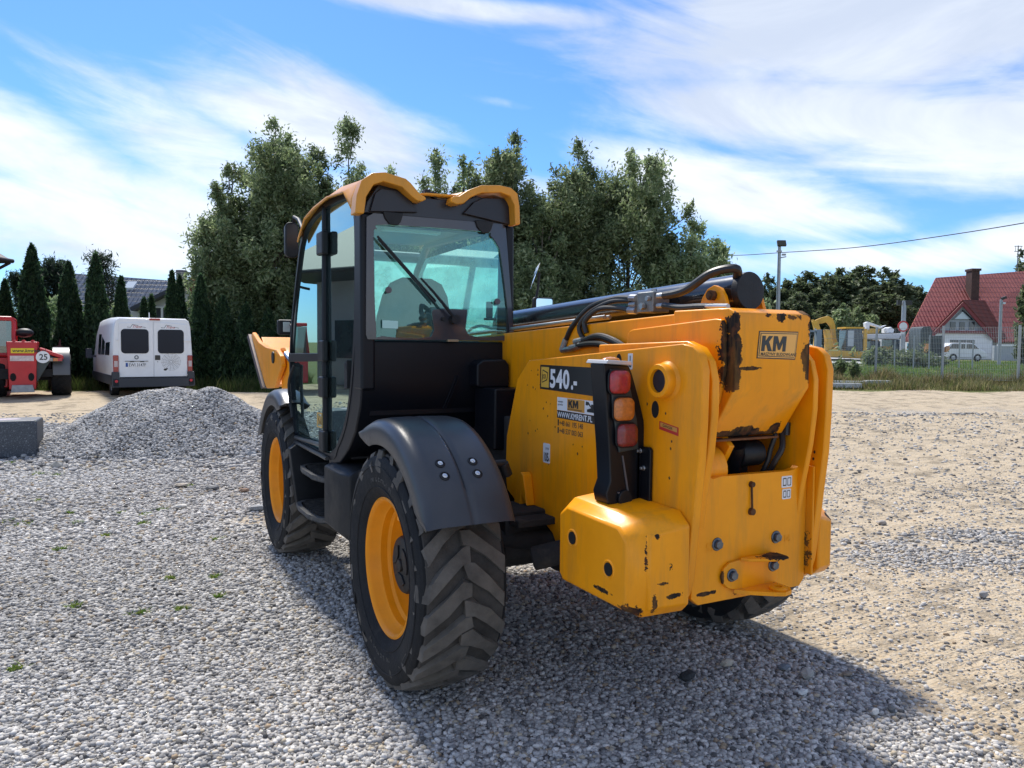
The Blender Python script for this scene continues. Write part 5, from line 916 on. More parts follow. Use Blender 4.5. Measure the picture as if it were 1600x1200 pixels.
def thuja(px, top, wpx, d, n, label, base=None):
    X, Y = G(px, d); z0 = gzp(px, d); H = Zp(px, top, d)-z0; Wd = wpx/FPX*d/2*1.02; root = empty('thuja', (X, Y, z0), 0, label, 'conifer', 'dark columnar thujas in a row along the lot')
    f = rng.uniform(0, 1, n)**1.15; prof_ = np.minimum(1, (1-f)**.62*1.22)*np.minimum(1, .8+f*2); a = rng.uniform(0, 2*pi, n); wob = 1+.14*np.sin(a*3+f*14)+.10*np.sin(a*5-f*23); rr = Wd*prof_*wob*(rng.uniform(.72, 1.05, n))
    C = np.stack([rr*np.cos(a), rr*np.sin(a), f*H+rng.normal(0, .05, n)], 1); g = TG[rng.integers(0, 5, n)]*rng.uniform(.7, 1.3, (n, 1)); V, F, Cc = leafquads(C, .085, g, 1.6, 2.6); raw('foliage', V, F, leafm, root, Cc)
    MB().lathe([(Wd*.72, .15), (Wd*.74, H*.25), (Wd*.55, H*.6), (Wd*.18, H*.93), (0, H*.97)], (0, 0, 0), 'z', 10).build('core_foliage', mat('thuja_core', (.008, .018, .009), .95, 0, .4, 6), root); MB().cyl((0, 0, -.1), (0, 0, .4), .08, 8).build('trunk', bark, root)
TH_ = [(10, 442, 34, 26, 'short thuja at the left edge behind the red loader cab'), (53, 387, 50, 26, 'tallest thuja, just behind the red loader'), (110, 413, 44, 26, 'thuja between the red loader and the van'), (152, 402, 42, 26, 'thuja left of the van, in front of the pine'), (191, 436, 28, 27, 'slim thuja rising behind the left side of the van roof'), (226, 470, 16, 27, 'small thuja tip peeping over the van roof'), (238, 466, 15, 27, 'small thuja tip right of its twin above the van roof'),
       (270, 428, 26, 27, 'left one of the thuja pair above the right side of the van roof'), (282, 436, 26, 27, 'right one of the thuja pair above the right side of the van roof'), (315, 434, 36, 26, 'thuja just right of the van'), (349, 468, 40, 26, 'second thuja right of the van, under the bushy tree'), (385, 480, 40, 26, 'third thuja right of the van'), (420, 488, 40, 26, 'fourth thuja right of the van, behind the yellow carriage'), (455, 492, 44, 26, 'thuja behind the left edge of the cab'), (490, 490, 44, 26.3, 'thuja seen through the cab door glass')]
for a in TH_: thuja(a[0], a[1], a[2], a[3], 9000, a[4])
PG = np.array([(.030, .055, .035), (.04, .07, .042), (.055, .09, .05), (.07, .11, .06), (.025, .045, .03)])
def pine(px, top, wpx, d, label, n=2600, name='pine_tree', low=.45):
    X, Y = G(px, d); z0 = gzp(px, d); H = Zp(px, top, d)-z0; Wd = wpx/FPX*d/2; root = empty(name, (X, Y, z0), 0, label, 'pine tree'); tb = MB().tube([(0, 0, -.1), (.1, 0, H*.5), (0, 0, H)], [.16, .12, .03], 8); C = []
    for k in range(26):
        f = low+(1-low)*k/26; a = random.uniform(0, 2*pi); l = Wd*(1.15-f*.75)*random.uniform(.7, 1.15); e = (l*cos(a), l*sin(a), H*f+l*.45); tb.tube([(0.05, 0, H*f), (e[0]*.6, e[1]*.6, H*f+l*.15), e], [.05, .03, .01], 5)
        for q in range(n//26): u_ = .3+.75*random.random(); C.append((e[0]*u_+random.gauss(0, .16), e[1]*u_+random.gauss(0, .16), H*f+l*.45*u_*u_+random.gauss(0, .12)))
    C = np.array(C); V, F, Cc = leafquads(C, .05, PG[rng.integers(0, 5, len(C))]*.7, .8, 5); raw('needles', V, F, leafm, root, Cc); tb.build('trunk', bark, root)
pine(160, 400, 78, 34, 'blue-green pine behind the thujas, in front of the grey tiled roof'); pine(85, 412, 86, 38, 'dark pine behind the tallest thuja', 11000); pine(36, 432, 60, 40, 'thin pine at the left behind the short thuja', 6000)
decid(88, 470, 60, 30, 8000, 'light green bush between the first thujas', 'bush', None, 0., 4, .11, 1.5, name='bush'); decid(132, 490, 46, 29, 6000, 'light green bush between two thujas left of the van', 'bush', None, 0., 4, .10, 1.5, name='bush'); decid(185, 480, 60, 29, 6000, 'green bush behind the van, left of the slim thuja', 'bush', None, 0., 4, .10, .9, name='bush')
decid(300, 495, 34, 28.5, 4000, 'yellow-green bush between the van and the thuja right of it', 'bush', None, 0., 3, .09, 1.9, name='bush')
# dark undergrowth at the foot of the trees
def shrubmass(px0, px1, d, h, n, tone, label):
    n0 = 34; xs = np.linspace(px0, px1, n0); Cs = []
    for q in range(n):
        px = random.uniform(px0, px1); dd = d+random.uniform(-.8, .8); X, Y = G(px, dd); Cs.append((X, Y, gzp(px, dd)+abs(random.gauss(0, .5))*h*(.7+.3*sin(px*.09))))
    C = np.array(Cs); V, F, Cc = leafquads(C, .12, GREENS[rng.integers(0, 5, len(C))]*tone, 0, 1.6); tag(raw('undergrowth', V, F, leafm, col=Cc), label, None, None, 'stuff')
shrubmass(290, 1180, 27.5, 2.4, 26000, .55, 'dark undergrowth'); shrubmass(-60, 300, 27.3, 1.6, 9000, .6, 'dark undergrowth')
def grassfield(pxs, ds, n, h, cols, name='grass', lean=.35, w=.02):
    px = rng.uniform(*pxs, n); d = rng.uniform(*ds, n); r = (px-800)/FPX*d; x = CX+HF[0]*d+HR[0]*r; y = CY+HF[1]*d+HR[1]*r; cl_ = np.clip(.5+.5*np.sin(x*1.9+np.sin(y*2.2)*2)+rng.normal(0, .25, n), .12, 1.3)
    V, F, C = blades(x, y, gzu(x, y), rng.uniform(*h, n)*cl_, np.full(n, w), np.array(cols)[rng.integers(0, len(cols), n)]*rng.uniform(.75, 1.2, (n, 1)), lean); tag(raw(name, V, F, leafm, col=C), kind='stuff')
grassfield((-80, 560), (23.6, 26), 26000, (.12, .5), [(.05, .09, .02), (.08, .12, .03), (.12, .13, .05)])
grassfield((1180, 1700), (21.8, 26.5), 30000, (.08, .32), [(.09, .13, .03), (.16, .17, .06), (.30, .26, .12), (.24, .2, .11), (.12, .11, .05)])
grassfield((1180, 1700), (24.3, 25.6), 14000, (.2, .55), [(.14, .14, .05), (.28, .23, .12), (.22, .17, .09), (.08, .09, .03)])
grassfield((1150, 1750), (26, 60), 45000, (.08, .22), [(.10, .19, .03), (.13, .22, .05), (.17, .2, .06)], w=.04)
# ---- distant wood, tree by tree (two patterns copied)
def forest_proto(spread):
    return decid(1200, 470, 60, 100, 7000, 'x', 'tree', None, 0., 6, .55, .62)
fl_ = [(1165, 432, 60), (1195, 428, 70), (1225, 438, 70), (1258, 425, 80), (1285, 433, 60), (1312, 420, 90), (1340, 417, 90), (1378, 419, 90), (1405, 440, 70), (1430, 448, 60), (1240, 455, 90), (1290, 460, 90), (1355, 450, 100), (1400, 462, 90), (1180, 462, 80), (1120, 450, 90), (1060, 455, 90), (1455, 470, 70), (1650, 440, 90)]
WH = ['at the far left end, right beside the ram end cap', 'left of the tall lamp post', 'right behind the tall lamp post', 'just right of the tall lamp post', 'low, between the lamp post and the round hump', 'with a flat layered top near the middle', 'forming the highest round hump', 'beside the highest hump on its right', 'where the wood steps down to the roof', 'lowest, touching the red roof edge', 'in front of the wood above the tail box', 'in front, over the excavator arm', 'in front, above the yellow machines', 'in front, left of the road sign', 'in front, behind the ram bracket', 'behind the shrub tree', 'hidden behind the tree group', 'behind the red roof edge', 'right of the red house']
pr0 = None
for i, (px, top, w_) in enumerate(fl_):
    d = 100 if i < 10 else 92
    if i < 3: o = decid(px, top, w_, d, 15000, 'x', 'tree', 'far wood beyond the machines', 0., 6, .27, .55); base = (Zp(px, top, d)-gzp(px, d), w_); protos = [(o, base)] if i == 0 else protos+[(o, base)]
    else:
        p, (h0, w0) = protos[i % 3]; o = copy_tree(p); X, Y = G(px, d); o.location = (X, Y, gzp(px, d)); k = (Zp(px, top, d)-gzp(px, d))/h0; o.scale = (k*w_/w0*1.2, k*w_/w0*1.2, k); o.rotation_euler.z = i*1.7
    o['label'] = 'dark far tree '+WH[i]; o['group'] = 'far wood beyond the machines'
for px, top, w_, lb in ((1316, 476, 40, 'bright green conifer clump behind the excavator arm'), (1338, 482, 28, 'small green conifer beside the bright clump'), (1358, 492, 30, 'low green conifer above the white skip')): decid(px, top, w_, 84, 5000, lb, 'conifer', None, 0., 4, .3, 1.15, name='conifer')
decid(1602, 385, 50, 95, 5000, 'tree top behind the red roof at the right edge', 'tree', None, 0., 4, .4, .6)
decid(1606, 440, 36, 30, 9000, 'dark conifer branch at the right edge in front of the red roof', 'conifer', None, .25, 3, .12, .6, name='conifer')
# ================================================================ BUILDINGS
def tilemat(name, col, sc, rough=.5):
    M = mat(name, col, rough, 0, .15, 2.); t = M.node_tree; b = t.nodes['Principled BSDF']; c = t.nodes.new('ShaderNodeTexCoord'); mp = t.nodes.new('ShaderNodeMapping'); t.links.new(c.outputs['Object'], mp.inputs[0]); mp.inputs['Scale'].default_value = sc
    w1 = t.nodes.new('ShaderNodeTexWave'); w1.bands_direction = 'X'; w1.inputs['Scale'].default_value = 1; w2 = t.nodes.new('ShaderNodeTexWave'); w2.bands_direction = 'Z'; w2.wave_profile = 'SAW'; w2.inputs['Scale'].default_value = 1
    for w in (w1, w2): t.links.new(mp.outputs[0], w.inputs[0])
    a = t.nodes.new('ShaderNodeMath'); a.operation = 'ADD'; t.links.new(w1.outputs[1], a.inputs[0]); t.links.new(w2.outputs[1], a.inputs[1])
    bp = t.nodes.new('ShaderNodeBump'); bp.inputs['Distance'].default_value = .12; bp.inputs['Strength'].default_value = 1; t.links.new(a.outputs[0], bp.inputs['Height']); t.links.new(bp.outputs[0], b.inputs['Normal'])
    r = t.nodes.new('ShaderNodeMapRange'); t.links.new(w2.outputs[1], r.inputs[0]); r.inputs[1].default_value = 0; r.inputs[2].default_value = .25; r.inputs[3].default_value = .45; r.inputs[4].default_value = 1
    mi = t.nodes.new('ShaderNodeMix'); mi.data_type = 'RGBA'; mi.blend_type = 'MULTIPLY'; mi.inputs[0].default_value = 1; t.links.new(b.inputs['Base Color'].links[0].from_socket, mi.inputs[6]); t.links.new(r.outputs[0], mi.inputs[7]); t.links.new(mi.outputs[2], b.inputs['Base Color'])
    return M
# each building is modelled in its own frame: +X right, +Y away from the lot
def frame(name, px, d, z, label, cat, group=None, rot=0):
    X, Y = G(px, d); return empty(name, (X, Y, z), -YAW+rot, label, cat, group)
dglass = mat('dark_glass', (.03, .04, .05), .08, 0, .2, 3, coat=1); plaster = mat('plaster_white', (.62, .63, .65), .8, 0, .08, 2, .05, 40); plg = mat('plaster_grey', (.36, .39, .42), .8, 0, .08, 2, .05, 40)
def K(px, d, c): return (px-c)/FPX*d
# ---- red roofed house
D = 72; c0 = 1510; z0 = gzp(c0, D); hs_ = frame('house', c0, D, z0, 'white house under a steep red tiled roof with a gabled dormer', 'house')
def depth_fns(D, c0, z0): return (lambda px, y=0.: ((px-800)*(D+y)-(c0-800)*D)/FPX), (lambda py, y=0.: CZ+(hy(c0)-py)/FPX*(D+y)-z0)
xx, zz = depth_fns(D, c0, z0); V3 = lambda px, py, y: (xx(px, y), y, zz(py, y))
redt = tilemat('red_tiles', (.60, .17, .13), (1.0, 1, .62)); redd = tilemat('dormer_sheet', (.17, .045, .035), (.25, 1, .8), .95); fas = mat('fascia_red', (.18, .02, .025), .5)
bP = [V3(1411, 533, 0), V3(1457, 435, 5.2), V3(1660, 418, 5.2), V3(1700, 533, 0)]; bQ = [(x_, y_+.18, z_-.12) for x_, y_, z_ in bP]
MB().add(bP+bQ, [(0, 1, 2, 3), (7, 6, 5, 4), (0, 4, 5, 1), (1, 5, 6, 2), (2, 6, 7, 3), (3, 7, 4, 0)]).add([bP[1], bP[2], (bP[2][0]+1, 10, bP[0][2]), (bP[1][0], 10, bP[0][2])], [(0, 1, 2, 3)]).build('roof', redt, hs_, smooth=False)
MB().box(xx(1422, 1), 1.2, 0, xx(1690), 9, zz(530, 1)).build('wall', plaster, hs_)
parts(MB().box(xx(1512, 3), 2.9, zz(482, 3), xx(1524, 3), 3.9, zz(424, 3)), 'chimney', mat('chimney_brown', (.06, .03, .025), .8, 0, .3, 4), hs_); MB().box(xx(1511, 3), 2.8, zz(424, 3), xx(1525.5, 3), 4.0, zz(420.5, 3)).build('chimney_cap', MT['chimney_brown'], hs_)
Y1 = -1.6
MB().prism([(xx(1452, Y1), 0), (xx(1550, Y1), 0), (xx(1550, Y1), zz(524, Y1)), (xx(1500, Y1), zz(474, Y1)), (xx(1452, Y1), zz(524, Y1))], 'y', Y1, Y1+.12).build('dormer_wall', plg, hs_)
dv = Vector((xx(1545, 4.3)-xx(1500, -1.95), 6.25, zz(472, 4.3)-zz(471, -1.95))); A_ = [Vector(V3(1500, 471, -1.95)), Vector(V3(1555, 530, -1.95)), Vector(V3(1446, 530, -1.95))]
for i in (1, 2):
    q = [A_[0], A_[i], A_[i]+dv, A_[0]+dv]; dr = MB().add(q+[x_+Vector((0, 0, .14)) for x_ in q], [(0, 1, 2, 3), (4, 5, 6, 7), (0, 1, 5, 4), (1, 2, 6, 5), (2, 3, 7, 6), (3, 0, 4, 7)]); dr.build('dormer_roof', redd, hs_, smooth=False)
MB().prism([(xx(p, -2), zz(q, -2)) for p, q in ((1446, 530), (1500, 472), (1554, 530), (1548, 530), (1500, 478.5), (1453, 530))], 'y', -2.1, -1.96).build('fascia', fas, hs_, smooth=False); MB().box(xx(1453, -2), -1.95, zz(521, -2), xx(1552, -2), -1.62, zz(516.5, -2)).build('fascia_board', fas, hs_)
MB().box(xx(1453, -2), -1.72, 0, xx(1551, -2), -1.61, zz(521, -2)).build('front_wall', whitem, hs_)
tw = MB().prism([(xx(p, -1.7), zz(q, -1.7)) for p, q in ((1484, 500), (1501, 484), (1519, 500))], 'y', -1.66, -1.6).build('window', dglass, hs_, smooth=False); MB().prism([(xx(p, -1.7), zz(q, -1.7)) for p, q in ((1489, 498.5), (1501, 487), (1514, 498.5))], 'y', -1.68, -1.66).build('pane', mat('sky_pane', (.45, .55, .62), .1, 0, coat=1), tw, smooth=False)
for p0, p1, q0, q1 in ((1482.5, 1490.5, 516, 503), (1497, 1505, 516, 503), (1512, 1520, 516, 503), (1483, 1521, 545, 531)):
    yb = -1.67 if p1-p0 < 20 else -1.76
    w = MB().box(xx(p0, yb), yb, zz(q0, yb), xx(p1, yb), -1.60, zz(q1, yb)).build('window', dglass, hs_)
    if p1-p0 > 20:
        for pm in (1496, 1508): MB().box(xx(pm, yb)-.05, yb-.03, zz(q0, yb), xx(pm, yb)+.05, yb, zz(q1, yb)).build('frame', mat('frame_grey', (.4, .4, .4), .5), w)
    else: MB().box(xx(p0, yb)-.06, -1.69, zz(q0, yb)-.06, xx(p1, yb)+.06, -1.62, zz(q0, yb)).build('sill', whitem, w)
MB().box(xx(1424, 1), 1.1, 0, xx(1432, 1), 1.25, zz(535, 1)).build('door_panel', mat('door_white', (.5, .5, .5), .5), hs_); MB().box(xx(1417, 1), 1.02, zz(548, 1), xx(1422, 1), 1.1, zz(537, 1)).build('notice', mat('notice_blue', (.05, .35, .55), .5), hs_)
ant = frame('roof_aerial', 1583, 90, gzp(1583, 90), 'thin lattice aerial above the far end of the red roof', 'aerial'); za = lambda py: Zp(1583, py, 90)-gzp(1583, 90)
MB().cyl((0, 0, 0), (0, 0, za(385)), .06, 6).tube([(-.45, 0, za(394)), (.5, 0, za(394))], .04, 4).tube([(-.45, 0, za(386)), (.5, 0, za(386))], .04, 4).tube([(-.3, 0, za(394)), (-.3, 0, za(386))], .03, 4).tube([(.35, 0, za(394)), (.35, 0, za(386))], .03, 4).build('mast', mat('mast_grey', (.12, .13, .14), .6), ant)
# ---- grey tiled house at the left
D = 41; c0 = 215; z0 = gzp(c0, D); hl = frame('house', c0, D, z0, 'low white house with grey glazed tile roof behind the van and thujas', 'house'); xx, zz = depth_fns(D, c0, z0)
gt = tilemat('grey_tiles', (.24, .25, .28), (1.25, 1, 1.25), .25); q = [V3(60, 505, 0), V3(105, 428, 3.2), V3(292, 440, 3.2), V3(300, 510, 0)]
MB().add(q+[(a_, b_+.1, c_-.15) for a_, b_, c_ in q]+[(q[2][0], 6.6, q[3][2]), (q[1][0], 6.6, q[0][2])], [(0, 1, 2, 3), (0, 4, 5, 1), (2, 6, 7, 3), (0, 3, 7, 4), (1, 2, 8, 9)]).build('roof', gt, hl, smooth=False)
MB().box(xx(66), .6, 0, xx(296), 6, zz(508)).build('wall', plaster, hl)
gbw = MB().prism([(xx(p_, -1.2), zz(q_, -1.2)) for p_, q_ in ((200, 600), (298, 600), (298, 437), (205, 482))], 'y', -1.2, 1.5).build('gable_wall', plaster, hl)
MB().prism([(xx(p_, -1.8), zz(q_, -1.8)) for p_, q_ in ((203, 481), (299, 434), (299, 440), (206, 486))], 'y', -1.8, 1.0).build('gable_roof', mat('verge_dark', (.03, .035, .05), .4), hl)
wq = MB().box(xx(241, -1.2), -1.23, zz(505, -1.2), xx(264, -1.2), -1.19, zz(481, -1.2)).build('window', dglass, hl); MB().box(xx(253, -1.2), -1.26, zz(505, -1.2), xx(256.5, -1.2), -1.23, zz(481, -1.2)).build('frame', whitem, wq); MB().box(xx(240, -1.2), -1.29, zz(481, -1.2), xx(265, -1.2), -1.2, zz(479, -1.2)).build('frame', whitem, wq)
MB().prism([(1.85, zz(453, 1.9)), (2.35, zz(443, 2.3)), (2.30, zz(443, 2.3)+.1), (1.8, zz(453, 1.9)+.1)], 'x', xx(198, 2), xx(212, 2)).build('skylight', mat('skylight_pane', (.55, .6, .65), .1, coat=1), hl); MB().lathe([(.28, 0), (.28, .75), (.30, .75), (.30, .85)], (xx(285, 2), 2.0, zz(446, 2)), 'z', 12).build('chimney', mat('chimney_grey', (.10, .10, .11), .7), hl)
MB().tube([(xx(274), .6, zz(450)), (xx(274), .6, zz(424))], .025, 5).tube([(xx(266), .6, zz(424)), (xx(281), .6, zz(425))], .02, 4).tube([(xx(266), .6, zz(427)), (xx(279), .6, zz(428))], .015, 4).build('aerial', mat('mast_grey', (.12, .13, .14)), hl)
D = 38; c0 = 312; z0 = gzp(c0, D); hb_ = frame('house', c0, D, z0, 'edge of a brown house with orange-red tiles half hidden by the bushy tree', 'house'); zz = lambda py: Zp(c0, py, D)-z0; xx = lambda px: K(px, D, c0)
MB().prism([(xx(299), 0), (xx(420), 0), (xx(420), zz(415)), (xx(299), zz(415))], 'y', .2, 6).build('wall', mat('brown_wall', (.06, .035, .03), .8), hb_); MB().add([(xx(301), -.5, zz(478)), (xx(301), .1, zz(416)), (xx(425), .1, zz(416)), (xx(425), -.5, zz(478)), (xx(301), -.4, zz(478)), (xx(301), .2, zz(416)), (xx(425), .2, zz(416)), (xx(425), -.4, zz(478))], [(0, 1, 2, 3), (4, 5, 6, 7), (0, 1, 5, 4), (0, 3, 7, 4)]).build('roof', tilemat('orange_tiles', (.34, .09, .05), (1.4, 1, 1.4)), hb_, smooth=False)
# ---- building whose dark eave enters at the left edge (also what the door glass mirrors)
hx = frame('building', -58, 24, gzp(0, 24), 'dark overhanging eave with gutter of a building at the left edge', 'building', rot=0)
MB().box(-12, -7, 0, -.2, -.6, 3.9).build('wall', mat('facade_grey', (.30, .31, .32), .8, 0, .1, 1), hx)
MB().prism([(-12.6, 3.85), (-.2, 3.85), (.25, 3.95), (1.53, 3.98), (1.55, 4.08), (0, 5.0), (-4, 7.0), (-12.6, 5.6)], 'y', -7.6, .1).build('roof', mat('eave_dark', (.02, .018, .02), .6), hx); MB().tube([(1.58, .1, 4.05), (1.58, -7.6, 4.05)], .07, 10).tube([(1.5, .1, 4.0), (1.2, .05, 3.82), (-.1, -.3, 3.6)], .05, 8).build('gutter', mat('eave_dark', (.02, .02, .02)), hx)
for x0 in (-11, -8.4, -5.8, -3.2): w = MB().box(x0, -7.04, 1.0, x0+1.3, -6.98, 2.4).build('window', dglass, hx)
for y0_ in (-6, -3): MB().box(-.22, y0_, 1.0, -.16, y0_+1.4, 2.4).build('window', dglass, hx)
# ================================================================ LAMP POSTS, CABLE, SIGN
galv = mat('galvanised', (.34, .36, .37), .5, .5, .1, 5)
def post_root(name, px, d, label, cat, group=None): return frame(name, px, d, gzp(px, d)-.05, label, cat, group), (lambda py: Zp(px, py, d)-gzp(px, d)+.05)
lp, zl = post_root('lamp_post', 1213, 30, 'tall thin grey lamp post with floodlight, standing behind the boom tail', 'lamp post', 'grey lamp posts')
MB().lathe([(.09, 0), (.075, zl(470)), (.06, zl(383))], (0, 0, 0), 'z', 12).build('pole', galv, lp)
MB().obox((.05, -.08, zl(382)), (1, 0, .0), (0, 1, -.5), (0, .5, 1), .17, .05, .12).build('floodlight', mat('lamp_dark', (.05, .045, .03), .5), lp, .01); MB().obox((.17, -.02, zl(399)), (1, 0, 0), (0, 1, 0), (0, 0, 1), .07, .05, .035).obox((-.03, -.06, zl(394)), (1, 0, 0), (0, 1, 0), (0, 0, 1), .10, .03, .03).obox((.16, -.02, zl(403)), (1, 0, .2), (0, 1, 0), (0, 0, 1), .10, .04, .02).build('camera_bracket', galv, lp)
cab_pts = []
for px, py, dd in ((1110, 401, 33), (1160, 399.5, 31.5), (1213, 396, 30), (1330, 388, 27), (1460, 371, 24), (1620, 345, 20), (1900, 290, 14)): X, Y = G(px, dd); cab_pts.append((X, Y, Zp(px, py, dd)))
tag(MB().tube(catmull(cab_pts, 6), .014, 6).build('overhead_cable', mat('cable_dark', (.04, .04, .045), .6)), 'dark overhead cable sagging from the tall lamp post to the upper right', 'cable')
lp2, zl = post_root('lamp_post', 1409, 55, 'short grey post with two dark lamps behind the round road sign', 'lamp post', 'grey lamp posts')
MB().lathe([(.16, 0), (.15, zl(475)), (.10, zl(470))], (0, 0, 0), 'z', 12).box(-.09, -.09, zl(482), .09, .09, zl(476)).build('pole', galv, lp2)
for s in (-1, 1): MB().box(s*.22-.16*(s > 0)-.0, -.15, zl(477), s*.22+.30*s, .1, zl(470)).build('lamp_head', mat('lamp_black', (.02, .02, .02), .5), lp2, .02)
sg, zl = post_root('road_sign', 1408, 50, 'round white no-vehicles sign with red ring on a post', 'road sign')
MB().cyl((0, 0, 0), (0, 0, zl(500)), .04, 8).build('pole', galv, sg); sf = MB().lathe([(0, -.02), (.36, -.02), (.36, .02), (0, .02)], (0, -.06, zl(510)), 'y', 32).build('sign_ring', mat('sign_red', (.55, .03, .03), .4), sg); MB().lathe([(0, -.03), (.265, -.03), (.265, -.021)], (0, -.06, zl(510)), 'y', 32).build('sign_field', whitem, sf); MB().box(-.12, -.06, zl(522), .12, -.03, zl(519)).build('clamp', whitem, sg)
lp3, zl = post_root('lamp_post', 1560, 48, 'slim grey post with small lamp in front of the red roof', 'lamp post', 'grey lamp posts'); MB().lathe([(.11, 0), (.09, zl(500)), (.08, zl(468))], (0, 0, 0), 'z', 10).build('pole', galv, lp3); MB().obox((.12, -.05, zl(466)), (1, 0, .4), (0, 1, 0), (-.4, 0, 1), .14, .08, .08).build('lamp_head', mat('lamp_black', (.02, .02, .02)), lp3); MB().obox((.12, -.05, zl(474)), (1, 0, 0), (0, 1, 0), (0, 0, 1), .08, .08, .06).build('lamp_lens', mat('pale_lens', (.6, .65, .7), .3), lp3)
# ================================================================ MESH FENCE
fr_ = empty('mesh_fence', (0, 0, 0), 0, 'galvanised wire mesh fence with steel posts on the grass verge', 'fence')
fpts = [(1140, 32.5, 517), (1272, 29.6, 513), (1368, 27.3, 511), (1472, 25.2, 509), (1591, 24.6, 508), (1712, 24.2, 506)]
F3 = []
for i, (px, d, top) in enumerate(fpts):
    X, Y = G(px, d); zb = gzp(px, d); zt = Zp(px, top, d); F3.append((X, Y, zb, zt)); MB().obox((X, Y, (zb+zt)/2), (HR[0], HR[1], 0), (HF[0], HF[1], 0), (0, 0, 1), .028, .028, (zt-zb)/2).build('post', galv, fr_)
wm = mat('fence_wire', (.55, .57, .57), .5, .2)
for a, b_ in zip(F3[:-1], F3[1:]):
    n = 44; V = []; Fc = []
    def wire(p, q, r):
        t_ = (Vector(q)-Vector(p)).normalized(); u_ = Vector((0, 0, 1)) if abs(t_.z) < .5 else Vector((HR[0], HR[1], 0)); v_ = t_.cross(u_).normalized(); u_ = t_.cross(v_); o = len(V)
        for c_ in (Vector(p), Vector(q)):
            for k in range(3): al = 2*pi*k/3; V.append(c_+(u_*cos(al)+v_*sin(al))*r)
        Fc.extend([(o, o+1, o+4, o+3), (o+1, o+2, o+5, o+4), (o+2, o, o+3, o+5)])
    for k in range(1, n): s_ = k/n; X, Y = a[0]+(b_[0]-a[0])*s_, a[1]+(b_[1]-a[1])*s_; zb = a[2]+(b_[2]-a[2])*s_+.10; zt = a[3]+(b_[3]-a[3])*s_-.05; wire((X, Y, zb), (X, Y, zt), .0036)
    for k in range(11): h_ = k/10; wire((a[0], a[1], a[2]+.12+(a[3]-a[2]-.18)*h_), (b_[0], b_[1], b_[2]+.12+(b_[3]-b_[2]-.18)*h_), .0042 if k % 4 else .006)
    MB().add(V, Fc).build('mesh_panel', wm, fr_, smooth=False)
gp, zl = post_root('gate_post', 1277, 29, 'thick blue-grey gate post behind the right counterweight', 'gate post'); MB().box(-.10, -.1, 0, .10, .1, zl(515)).build('post', mat('gate_blue', (.22, .28, .33), .5), gp, .01); MB().box(-.35, -.04, zl(519), -.10, .04, zl(516)).box(-.35, -.04, zl(545), -.10, .04, zl(542)).box(-.40, -.05, 0, -.33, .05, zl(515)).build('gate_frame', MT['gate_blue'], gp, .005)
for (p0, p1, py, d, lb) in ((1298, 1352, 593, 23.2, 'pale concrete kerb slab lying in the grass by the fence, upper one'), (1290, 1345, 601, 22.3, 'pale concrete slab in the grass, lower and partly sunk'), (1352, 1392, 597, 23.6, 'short concrete slab right of the two others')):
    X, Y = G((p0+p1)/2, d); w_ = (p1-p0)/FPX*d/2; tag(MB().box(-w_, -.12, 0, w_, .12, .14).build('concrete_slab', mat('concrete', (.42, .43, .42), .9, 0, .2, 8, .3, 60), None, .01, loc=(X, Y, gzp((p0+p1)/2, d)), rz=-YAW+random.uniform(-.05, .05)), lb, 'concrete slab', 'concrete slabs in the grass')
# asphalt yard beyond the fence
ay = []
for px, d in ((1180, 52), (1460, 47), (1480, 66), (1180, 80)): X, Y = G(px, d); ay.append((X, Y, gzp(px, d)+.05))
tag(MB().add(ay, [(0, 1, 2, 3)]).build('road', mat('pale_road', (.42, .42, .41), .9, 0, .1, 1)), kind='structure')
for px, d, h_, w_, lb, tn in ((1364, 46, 1.0, 1.5, 'round green shrub behind the fence near the excavators', .9), (1392, 48, .8, 2.2, 'low spreading green shrub left of the sign post', .6), (1312, 28, .55, .25, 'thin tall leafy weed by the gate post', .8), (1335, 27.5, .5, .22, 'second thin leafy weed right of the first by the fence', .8), (1430, 44, .7, 3.5, 'low grassy shrub below the round sign', .7)):
    decid(px, hy(px)+(CZ-gzp(px, d)-h_)/d*FPX, w_/d*FPX, d, 3500 if d > 30 else 500, lb, 'shrub', None, 0., 4, .12, tn, name='shrub')
# ================================================================ RED TELEHANDLER
redp = mat('red_paint', (.50, .012, .018), .4, 0, .12, 3, .04, 30, .25, ((.20, .03, .02), .66, 5)); D = 21; c0 = 45; z0 = gzp(c0, D)
rt = frame('telehandler', c0, D, z0, 'red telehandler seen from behind with yellow plate and round 25 sign at the left edge', 'telehandler', rot=R(31)); xx = lambda px: K(px, D, c0)*.85; zz = lambda py: Zp(c0, py, D)-z0+.02
MB().prism([(xx(15), zz(608)), (xx(56), zz(608)), (xx(58), zz(560)), (xx(60), zz(535)), (xx(12), zz(535)), (xx(14), zz(570))], 'y', -.5, 1.5).build('boom_tail', redp, rt, .03)
MB().prism([(xx(18), zz(612)), (xx(54), zz(612)), (xx(51), zz(601)), (xx(20), zz(601))], 'y', -.62, -.50).build('tow_plate', mat('plate_grey', (.30, .31, .33), .5, .3, .2, 8), rt, .01)
for px in (21.5, 49): MB().prism(circ(xx(px), zz(589), .07, 16, .11), 'y', -.515, -.495).build('port_shade_disc', mat('bore_shade', (.006, .006, .006)), rt)  # no opening cut: dark discs paint the shade of two ports
for px in (24, 38, 52): MB().cyl((xx(px), -.45, zz(535)), (xx(px), .1, zz(535)), .05, 12).build('boom_pin', redp, rt)
q = MB().box(xx(19), -.515, zz(552.5), xx(54), -.50, zz(545)).build('name_plate', mat('plate_yellow', (.80, .60, .02), .5), rt); text('web_address', 'www.kmrent.pl', .09, (xx(21), -.516, zz(551)), (1, 0, 0), UP, dblack, q, .02, .15, .98)
